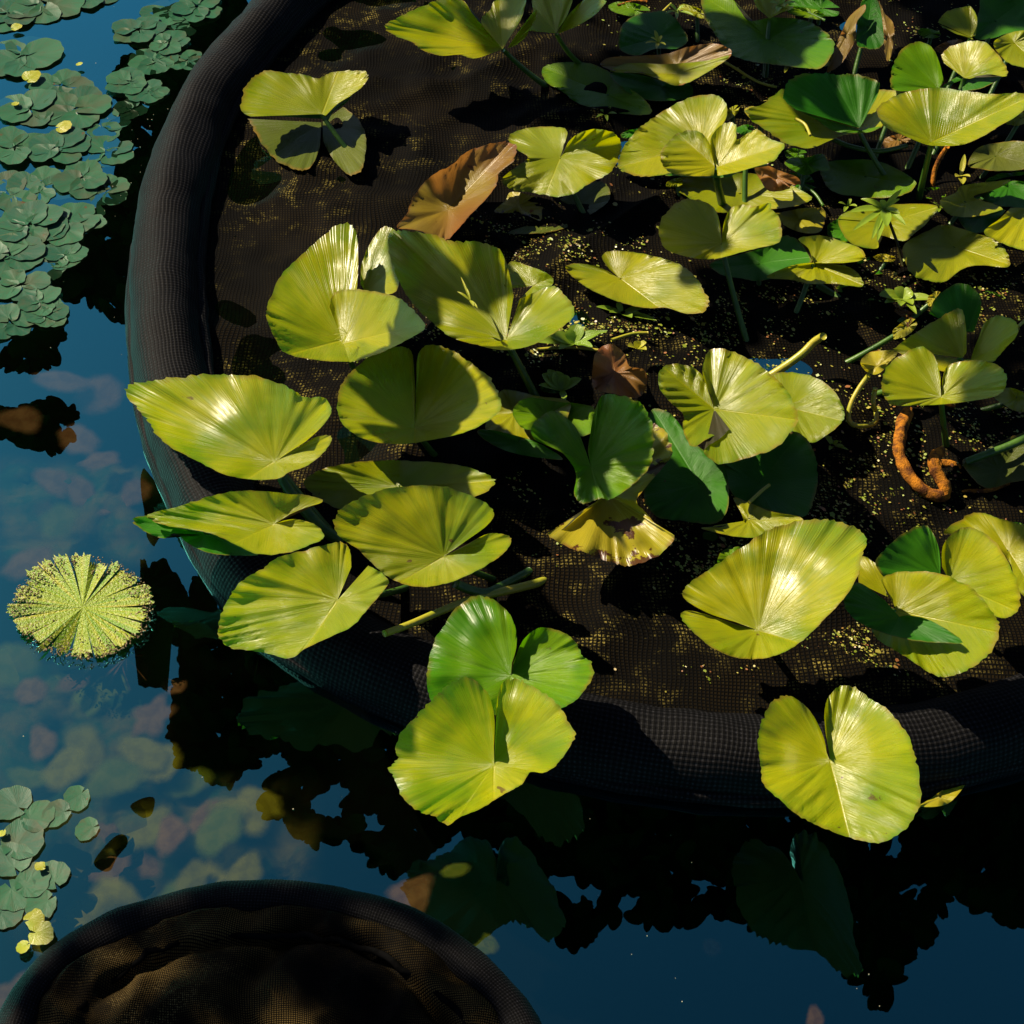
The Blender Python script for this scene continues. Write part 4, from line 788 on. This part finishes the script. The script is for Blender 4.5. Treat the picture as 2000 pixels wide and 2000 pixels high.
for i, (x, y, r, k) in enumerate(SL):
    nm, mt = KN[k]; x += (i*37 % 23)-11; side = 'left of the large ring' if y < 1400 else 'above the small basket'
    if x > 700: side = 'in the open water right of the small basket'
    place(KV[i % 9], 'sunken_leaf', x, y, r*1.15, 'dim %s leaf lying under water %s' % (nm, side), 'sunken leaf', 'sunken %s leaves %s' % (nm, side), mt, -.03-.05*rnd.random(), rnd.uniform(0, 6), (rnd.uniform(-.2,.2), rnd.uniform(-.2,.2)))

g = G('soft_algae'); tc = g.n('ShaderNodeTexCoord').outputs['Object']; a1 = g.noise(tc, 6, 5, .6, .6); a2 = g.noise(tc, 17, 4, .6); s_ = g.sep(g.uv('polar'))
fe = g.math('MULTIPLY', g.ramp(s_[0], 0, .25), g.math('MULTIPLY', g.ramp(s_[0], 1, .75), g.math('MULTIPLY', g.ramp(s_[1], 0, .2), g.ramp(s_[1], 1, .8))))
al = g.math('MULTIPLY', g.math('MULTIPLY', g.ramp(a1, .38, .62), fe), .8)
M['algae'] = g.end(g.mixsh(al, g.n('ShaderNodeBsdfTransparent').outputs[0], g.pr(g.mix(g.ramp(a2, .35, .65), (.035,.075,.03), (.16,.11,.02)), .9, Specular_IOR_Level=0.0)))
bm = bmesh.new(); up = bm.loops.layers.uv.new('polar'); uf = bm.loops.layers.uv.new('flat')
for x0, y0, x1, y1 in ((-80,1240,345,1860), (300,1500,640,1860), (-60,880,330,1120)):
    gr = [[(bm.verts.new(at(x0+(x1-x0)*i/20, y0+(y1-y0)*j/20, -.075+.02*noise.noise(Vector((i*.3, j*.3, x0))))), i/20, j/20) for j in range(21)] for i in range(21)]
    for i in range(20):
        for j in range(20):
            vs = (gr[i][j], gr[i+1][j], gr[i+1][j+1], gr[i][j+1]); f = bm.faces.new([v[0] for v in vs])
            for l, v in zip(f.loops, vs): l[up].uv = (v[1], v[2])
tag(link('algae', bm, M['algae']), 'cloudy olive and brown algae hanging under the open water', 'algae', kind='stuff')
# ---------------------------------------------------------------- little plants on the net
M['seedling'] = leaf_mat('seedling', (.25,.42,.03), (.35,.48,.03), (.2,.35,.02), (.3,.5,.02))
def leaflet(bm, base, tip, wd, lift, K=10, up=None, uf=None):
    d = tip-base; side = d.cross(Vector((0,0,1))).normalized(); rows = []
    for i in range(K+1):
        t = i/K; wv = wd*math.sin(math.pi*min(1, t*.9+.08))**.8; c = base+d*t+Vector((0,0,lift*math.sin(math.pi*t*.7)))
        rows.append([(bm.verts.new(c+side*wv*s+Vector((0,0,abs(s)*wv*.35))), s, t) for s in (-1,-.5,0,.5,1)])
    for a, b in zip(rows, rows[1:]):
        for k in range(4):
            vs = (a[k], a[k+1], b[k+1], b[k]); f = bm.faces.new([v[0] for v in vs])
            for l, v in zip(f.loops, vs): l[up].uv = (v[1], v[2]); l[uf].uv = (l.vert.co.x, l.vert.co.y)
def little(label, t, c, leaves, h=.02, hp=None, cat='seedling', name='seedling', mat='seedling', stemto=None):
    bm = bmesh.new(); up = bm.loops.layers.uv.new('polar'); uf = bm.loops.layers.uv.new('flat'); cx_, cy_ = px(t, c); B = at(cx_, cy_, h)
    for (x, y, wpx) in leaves:
        X, Y = px(t, (x, y)); T = at(X, Y, h+(.012 if hp is None else hp)); leaflet(bm, B, T, wpx*.3623/SC, .004, up=up, uf=uf)
    if stemto:
        X, Y = px(t, stemto); tube(bm, [at(X, Y, 0), (at(X, Y, 0)+B)/2+Vector((.004,0,0)), B], .0028, 8)
    o0 = Vector((B.x, B.y, 0)); return tag(link(name, bm, M[mat], None, o0), label, cat)
little('whorled seedling with narrow pointed leaflets on a thin stem, right of centre', 'T3', (1180,1125), [(990,1150,30),(1160,1085,22),(1010,1250,22),(1270,1030,18),(1260,1080,16),(1290,1220,24),(1140,1310,22),(1190,1230,34),(1260,1160,24),(1050,1080,26),(1110,1300,18)], .11, .005, stemto=(1290,1480))
little('row of round floating leaflets below the flat oval leaf', 'T2', (1560,1690), [(1420,1660,22),(1490,1690,20),(1610,1720,30),(1700,1660,26),(1745,1735,24),(1530,1640,22),(1660,1700,22)], .012)
little('water lettuce with pale rimmed rounded leaves beside the widest middle leaf', 'T2', (1300,1850), [(1170,1820,52),(1320,1755,48),(1440,1800,40),(1220,1890,30),(1090,1850,34),(1400,1880,30),(1480,1790,26),(1260,1790,36)], .02, .014)
little('small light green plantlet above the toothed leaf', 'T5', (1235,310), [(1130,230,46),(1160,205,36),(1200,215,42),(1260,235,36),(1340,255,34),(1110,290,26),(1250,380,20)], .02, .012)
little('chain of round green leaflets left of the tulip shaped leaf', 'T3', (1280,1610), [(1150,1600,50),(1235,1560,42),(1330,1580,48),(1260,1660,26),(1350,1700,22),(1180,1640,28),(1330,1650,30),(1440,1620,36)], .03, .01)
little('tiny two leaved sprout in the sun left of the back leaf', 'T2', (1470,615), [(1440,600,14),(1500,580,12),(1530,620,14),(1480,660,12),(1420,640,12)], .012, .006)
little('plantlet with small round leaves at the top edge, left of the upright dark leaf', 'T3', (620,30), [(560,20,20),(600,70,24),(670,60,22),(700,20,24),(640,-10,20)], .10, .01)
little('tiny light sprout between the two flat dark leaves at right', 'T3', (980,1110), [(930,1100,14),(1000,1080,14),(1030,1120,16),(960,1150,14)], .02, .01)
little('tiny sprout on the net below the split heart leaf', 'T6', (900,610), [(860,560,16),(880,640,12),(960,620,12),(985,640,10),(930,590,12)], .012, .006)
little('thin green seedling leaves above the boat shaped leaf', 'T3', (60,60), [(20,30,18),(100,40,20),(150,90,16),(60,110,14),(0,80,16)], .05, .01)
little('small sprout between the leaves at the right edge below the curved leaf', 'T3', (1480,1120), [(1440,1100,14),(1500,1080,12),(1520,1140,14),(1460,1160,12)], .03, .01)
little('yellow decaying flower head on a thin stalk at the top middle', 'T3', (130,230)if False else (-40,230), [(-60,170,14),(-80,210,16),(-50,270,14),(-110,240,14),(0,250,12),(-20,200,14)], .05, .01, mat='ybit', name='flower_remnant', cat='dead flower')
little('shrivelled yellow flower remnant below the broad shaded leaf', 'T3', (670,340), [(610,320,26),(640,310,24),(700,320,22),(640,400,18),(680,380,16),(760,370,20)], .05, .01, mat='ybit', name='flower_remnant', cat='dead flower')
little('curled yellow dead bloom left of the right edge curved leaf', 'T3', (1590,950), [(1610,840,18),(1560,960,22),(1600,1000,26),(1640,960,18)], .03, .01, mat='ybit', name='flower_remnant', cat='dead flower')
little('yellow shell like husk next to the rusty dead leaf', 'T5', (1640,85), [(1590,80,26),(1640,50,22),(1690,60,24),(1690,100,22)], .04, .01, mat='ybit', name='husk', cat='husk')
little('splayed pale roots in the pocket of the big two lobed leaf', 'F', (655,630), [(640,615,3),(628,635,3),(645,655,3),(635,622,2.5),(665,610,2.5),(630,645,2.5)], .165, .004, mat='ybit', name='root_tuft', cat='roots')
little('dry curled twig lying in the crease of the widest middle leaf', 'T2', (740,1620), [(670,1580,8),(780,1670,8),(720,1560,7),(760,1660,10),(690,1500,6)], .19, .004, mat='ybit', name='twig', cat='twig')

# ---------------------------------------------------------------- duckweed and bits on the net (nobody could count them)
def speck_mat(name, c1, c2, c3):
    g = G(name); tc = g.n('ShaderNodeNewGeometry').outputs['Random Per Island']
    col = g.mix(g.ramp(tc, .3, .6), c1, c2); col = g.mix(g.ramp(tc, .8, .9), col, c3); return g.end(g.pr(col, .4))
M['speck'] = speck_mat('duckweed', (.20,.26,.02), (.34,.30,.05), (.25,.10,.03))
rnd = random.Random(3); bm = bmesh.new()
blobs = [(1150,500,170,45,500),(1200,640,170,60,700),(900,660,120,40,300),(690,690,60,25,160),(1420,640,160,70,700),(1600,560,150,60,500),(1880,600,150,70,600),(1500,780,220,90,500),(1200,1030,180,60,260),(1400,1080,90,60,300),(1600,1020,160,60,500),(1680,1280,90,60,450),(1360,1130,60,40,150),(1950,840,90,60,300),(1480,170,120,50,250),(1800,60,120,50,250),(1000,450,120,60,250),(1330,330,180,60,250),(1780,840,150,90,350),(1750,950,200,60,350),(1300,60,120,60,200),(1000,960,60,40,60),(1050,700,60,40,150),(1480,1330,160,30,120)]
for bx, by, ax, ay, nn in blobs:
    for k in range(nn):
        x, y = bx+rnd.gauss(0, .55)*ax, by+rnd.gauss(0, .55)*ay; P = at(x, y, 0); r = ((P-cen).length)
        if noise.noise(Vector((x*.02, y*.03, 5))) < -.12: continue
        P.z = max(.001, net_z(.6, P.x, P.y)+.0015)+rnd.uniform(0, .002); s = rnd.uniform(.0009,.0030)*(1 if rnd.random() < .9 else 1.9); n = rnd.choice([4,5,6]); nz = Vector((rnd.uniform(-.5,.5), rnd.uniform(-.5,.5), 1)).normalized()
        u = nz.orthogonal().normalized(); v = nz.cross(u); e = rnd.uniform(.35,1)
        a0 = rnd.uniform(0, 6)
        vs = [bm.verts.new(P+(u*math.cos(a)*e+v*math.sin(a))*s) for a in [a0+6.283*i/n for i in range(n)]]
        bm.faces.new(vs)
tag(link('duckweed', bm, M['speck'], smooth=False), 'yellow green duckweed and plant bits scattered over the net', 'duckweed', kind='stuff')
bm = bmesh.new()
for k in range(120):
    x, y = rnd.choice([(rnd.uniform(0,330), rnd.uniform(0,700)), (rnd.uniform(0,2000), rnd.uniform(1300,2000)), (rnd.uniform(200,340), rnd.uniform(150,500))]); P = at(x, y, .001); s = rnd.uniform(.0004,.0011)
    vs = [bm.verts.new(P+Vector((math.cos(a)*s*rnd.uniform(.5,1.3), math.sin(a)*s, 0))) for a in [6.283*i/5 for i in range(5)]]; bm.faces.new(vs)
tag(link('floating_dust', bm, plain('dust', (.25,.25,.2), (.4,.35,.25)), smooth=False), 'pale specks drifting on the open water', 'debris', kind='stuff')

# ---------------------------------------------------------------- the tree over the pond: dark leaves shaped to blacken the water's reflections
def inside(p, poly):
    c = False; x, y = p
    for (x1, y1), (x2, y2) in zip(poly, poly[1:]+poly[:1]):
        if (y1 > y) != (y2 > y) and x < (x2-x1)*(y-y1)/(y2-y1)+x1: c = not c
    return c
POL = [(27, .0, [(330,20),(500,-40),(470,100),(400,230),(300,350),(290,500),(290,640),(245,620),(130,580),(110,540),(150,470),(195,400),(240,330),(245,230),(230,170),(260,110),(300,60)]),
 (22, .1, [(0,690),(60,660),(100,612),(128,612),(118,660),(105,700),(60,720),(0,715)]), (24, .1, [(40,800),(90,770),(148,820),(145,860),(90,880),(50,870),(0,850),(0,780)]),
 (24, .0, [(440,1095),(400,1130),(330,1190),(312,1235),(360,1265),(350,1330),(345,1420),(355,1480),(440,1530),(500,1495),(520,1440),(560,1400),(640,1330),(600,1230)]),
 (26, .0, [(560,1290),(800,1400),(1100,1500),(1500,1550),(2000,1500),(2080,1830),(1930,1790),(1870,1745),(1800,1840),(1760,1900),(1715,1975),(1680,1910),(1655,1880),(1640,1830),(1560,1750),(1510,1730),(1520,1790),(1460,1810),(1420,1780),(1340,1800),(1250,1810),(1190,1790),(1130,1850),(1100,1840),(1080,1790),(1020,1780),(1000,1720),(940,1700),(900,1740),(850,1640),(800,1690),(740,1700),(720,1670),(660,1630),(600,1650),(560,1590),(520,1590),(530,1520),(520,1440)])]  # near band: leaves added where the lilies' own dark reflections lie
POL.append((70, .0, [(620,120),(740,-60),(960,-60),(880,400),(880,900),(1000,1200),(760,1150),(520,820),(440,640),(440,420),(520,250)]))  # leaves added to darken the reflection inside the ring
HOLES = [(540,1490,22),(640,1575,26),(730,1600,22),(920,1660,24),(1090,1730,22),(1150,1740,20),(1370,1730,22),(1500,1740,26),(1790,1740,16),(1600,1690,10),(660,1540,14),(890,1650,20)]
rnd = random.Random(21); tree = tag(empty('overhanging_tree', (2.3, 4.6, 0)), 'dark tree overhanging the pond, mirrored in the water, some leaves added to blacken reflections', 'tree')
TO = Vector(tree.location); bm = bmesh.new(); cents = []
for lr, ex, poly in POL:
    xs = [p[0] for p in poly]; ys = [p[1] for p in poly]; area = (max(xs)-min(xs))*(max(ys)-min(ys)); N = int(area/(lr*lr)*3.2); cc = []
    for k in range(N):
        x, y = rnd.uniform(min(xs), max(xs)), rnd.uniform(min(ys), max(ys))
        if not inside((x, y), poly): continue
        if any((x-a)**2+((y-b)*1.2)**2 < (r+lr*.55)**2 for a, b, r in HOLES): continue
        h = rnd.uniform(2.15, 2.5); P = refl(x, y, h); rw = (refl(x+lr, y, h)-P).length*rnd.uniform(.7,1.15); cc.append(P)
        an = rnd.uniform(0, 6.283); nz = Vector((rnd.uniform(-.35,.35), .75+rnd.uniform(-.3,.3), .8)).normalized(); u = nz.orthogonal().normalized(); v = nz.cross(u); u2 = u*math.cos(an)+v*math.sin(an); v2 = nz.cross(u2); el = rnd.uniform(.4,.8); c = bm.verts.new(P-nz*rw*.08); n = 18; rg = []
        for i in range(n):
            a = i*6.283/n; q = 1+.18*math.cos(a)*abs(math.cos(a)) if math.cos(a) > 0 else 1-.22*math.exp(-((a-math.pi)/.35)**2)
            rg.append(bm.verts.new(P+u2*math.cos(a)*rw*q+v2*math.sin(a)*rw*el*(1+.04*math.sin(a*7))))
        for i in range(n): bm.faces.new((c, rg[i], rg[(i+1) % n]))
    if cc: cents.append(sum(cc, Vector())/len(cc))
link('leaf_shapes', in_root(bm, TO), M['dfol'], tree)
bm = bmesh.new(); fork = Vector((2.2, 4.3, 3.6)); tube(bm, [Vector((2.3,4.6,-.5)), Vector((2.25,4.5,1.5)), fork], [.16,.13,.10], 14)
link('trunk', in_root(bm, TO), M['bark'], tree)
for c in cents:
    if c.x < -.3: continue
    bm = bmesh.new(); tube(bm, [fork+(c-fork)*t+Vector((0,0,.5*math.sin(math.pi*t)*(1-t)+.12*t)) for t in [i/8 for i in range(9)]], [.05-.0045*i for i in range(9)], 8); link('limb', in_root(bm, TO), M['bark'], tree)

# ---------------------------------------------------------------- unseen disc clusters and cutouts, added out of frame to cast shade
def shade(label, blobs, D=2.2, dens=1.0):
    bm = bmesh.new(); rnd = random.Random(len(label)); allp = []
    rt = None
    for t, x, y, rx_, ry_, h in blobs:
        X, Y = px(t, (x, y)); s = TILE[t][2]; C = at(X, Y, h); ex = (at(X+rx_*s, Y, h)-C); ey = (at(X, Y-ry_*s, h)-C); n = max(5, int(ex.length*ey.length/ .0004*dens))
        for k in range(n):
            a = rnd.uniform(0, 6.283); q = math.sqrt(rnd.random())*.86; P = C+ex*math.cos(a)*q+ey*math.sin(a)*q+SUN*(D+rnd.uniform(-.1,.1)); allp.append(P); rw = rnd.uniform(.035,.05); nz = (SUN+Vector((rnd.uniform(-.3,.3),)*3)).normalized(); u = nz.orthogonal().normalized(); v = nz.cross(u); m = 12
            bm.faces.new([bm.verts.new(P+(u*math.cos(b)*.75+v*math.sin(b))*rw) for b in [6.283*i/m for i in range(m)]])
    c = sum(allp, Vector())/len(allp); rt = tag(empty('added_shade_caster', c), label, 'shade_caster')  # unseen discs added along the sun direction to cast shade
    link('leaf_shapes', in_root(bm, c), M['dfol'], rt)
shade('overhead spray shading the small basket', [('P',520,1950,560,260,0),('P',560,1780,300,60,0)], 5.0, .26)
shade('overhead spray shading the top dark leaves', [('T3',560,220,330,150,.06),('T2',1500,490,220,110,.01),('T3',-60,170,180,110,.03)])
shade('overhead spray shading the black patch of net', [('T3',430,1640,170,190,0)])

from mathutils.bvhtree import BVHTree
bpy.context.view_layer.update(); _v = []; _f = []
for o in sc.objects:
    if o.type == 'MESH' and o.name.startswith('blade'):
        b = len(_v); _v += [o.matrix_world @ v.co for v in o.data.vertices]; _f += [[b+i for i in p.vertices] for p in o.data.polygons]
BV = BVHTree.FromPolygons(_v, _f)
def onleaf(x, y, h):
    hit = BV.ray_cast(CAMP, ray(x, y).normalized())
    return hit[0] if hit[0] is not None and hit[0].z > .03 else at(x, y, h)
def shade_leaves(label, polys, D=1.15):
    bm = bmesh.new(); allp = []
    for t, h, poly in polys:
        q = cr([px(t, p) for p in poly], 5, True); W = [onleaf(x, y, h)+SUN*D for x, y in q]; c = sum(W, Vector())/len(W); allp.append(c)
        cv = bm.verts.new(c-SUN*.02); vs = [bm.verts.new(p) for p in W]
        for i in range(len(vs)): bm.faces.new((cv, vs[i], vs[(i+1) % len(vs)]))
    c = sum(allp, Vector())/len(allp); rt = tag(empty('added_shade_caster', c), label, 'shade_caster'); link('leaf_shapes', in_root(bm, c), M['dfol'], rt)  # unseen cutouts added and outlined to cast the wanted shadow shapes
shade_leaves('added cutout that throws the heart shaped shadow', [('T5', .15, [(450,120),(370,60),(240,90),(110,190),(70,270),(150,350),(240,440),(340,500),(440,530),(560,515),(700,480),(780,400),(790,330),(760,240),(690,150),(600,80),(530,55)])])
shade_leaves('added cutouts shading the widest middle leaf', [('T2', .18, [(300,1240),(430,1235),(520,1290),(620,1380),(720,1480),(800,1600),(860,1700),(700,1640),(560,1610),(480,1650),(400,1620),(320,1480)]), ('T2', .18, [(760,1300),(870,1310),(930,1400),(980,1560),(900,1620),(820,1680),(760,1580),(720,1480)])])
shade_leaves('added cutout shading the wilted leaf', [('T5', .15, [(1390,920),(1300,860),(1300,760),(1230,650),(1080,590),(1060,500),(1150,420),(1240,430),(1330,530),(1380,600),(1400,420),(1460,330),(1560,330),(1660,400),(1710,480),(1720,600),(1700,700),(1640,800),(1560,870),(1480,900)])])
shade_leaves('added cutouts shading part of the large flat right leaf', [('T3', .04, [(1280,1320),(1400,1240),(1500,1200),(1700,1260),(1640,1330),(1560,1390),(1450,1400),(1340,1380)]), ('T3', .13, [(640,540),(640,460),(700,400),(850,385),(930,400),(940,520),(1000,640),(1040,690),(900,690),(780,620)]), ('T8', .155, [(335,440),(380,350),(480,240),(560,230),(590,300),(520,400),(480,500),(400,500)]), ('T8', .17, [(600,130),(720,60),(790,95),(780,210),(700,210)])])
shade_leaves('added cutout shading the right end of the long low leaf', [('T5', .06, [(320,680),(420,800),(560,840),(800,880),(930,800),(780,720),(560,670)])])
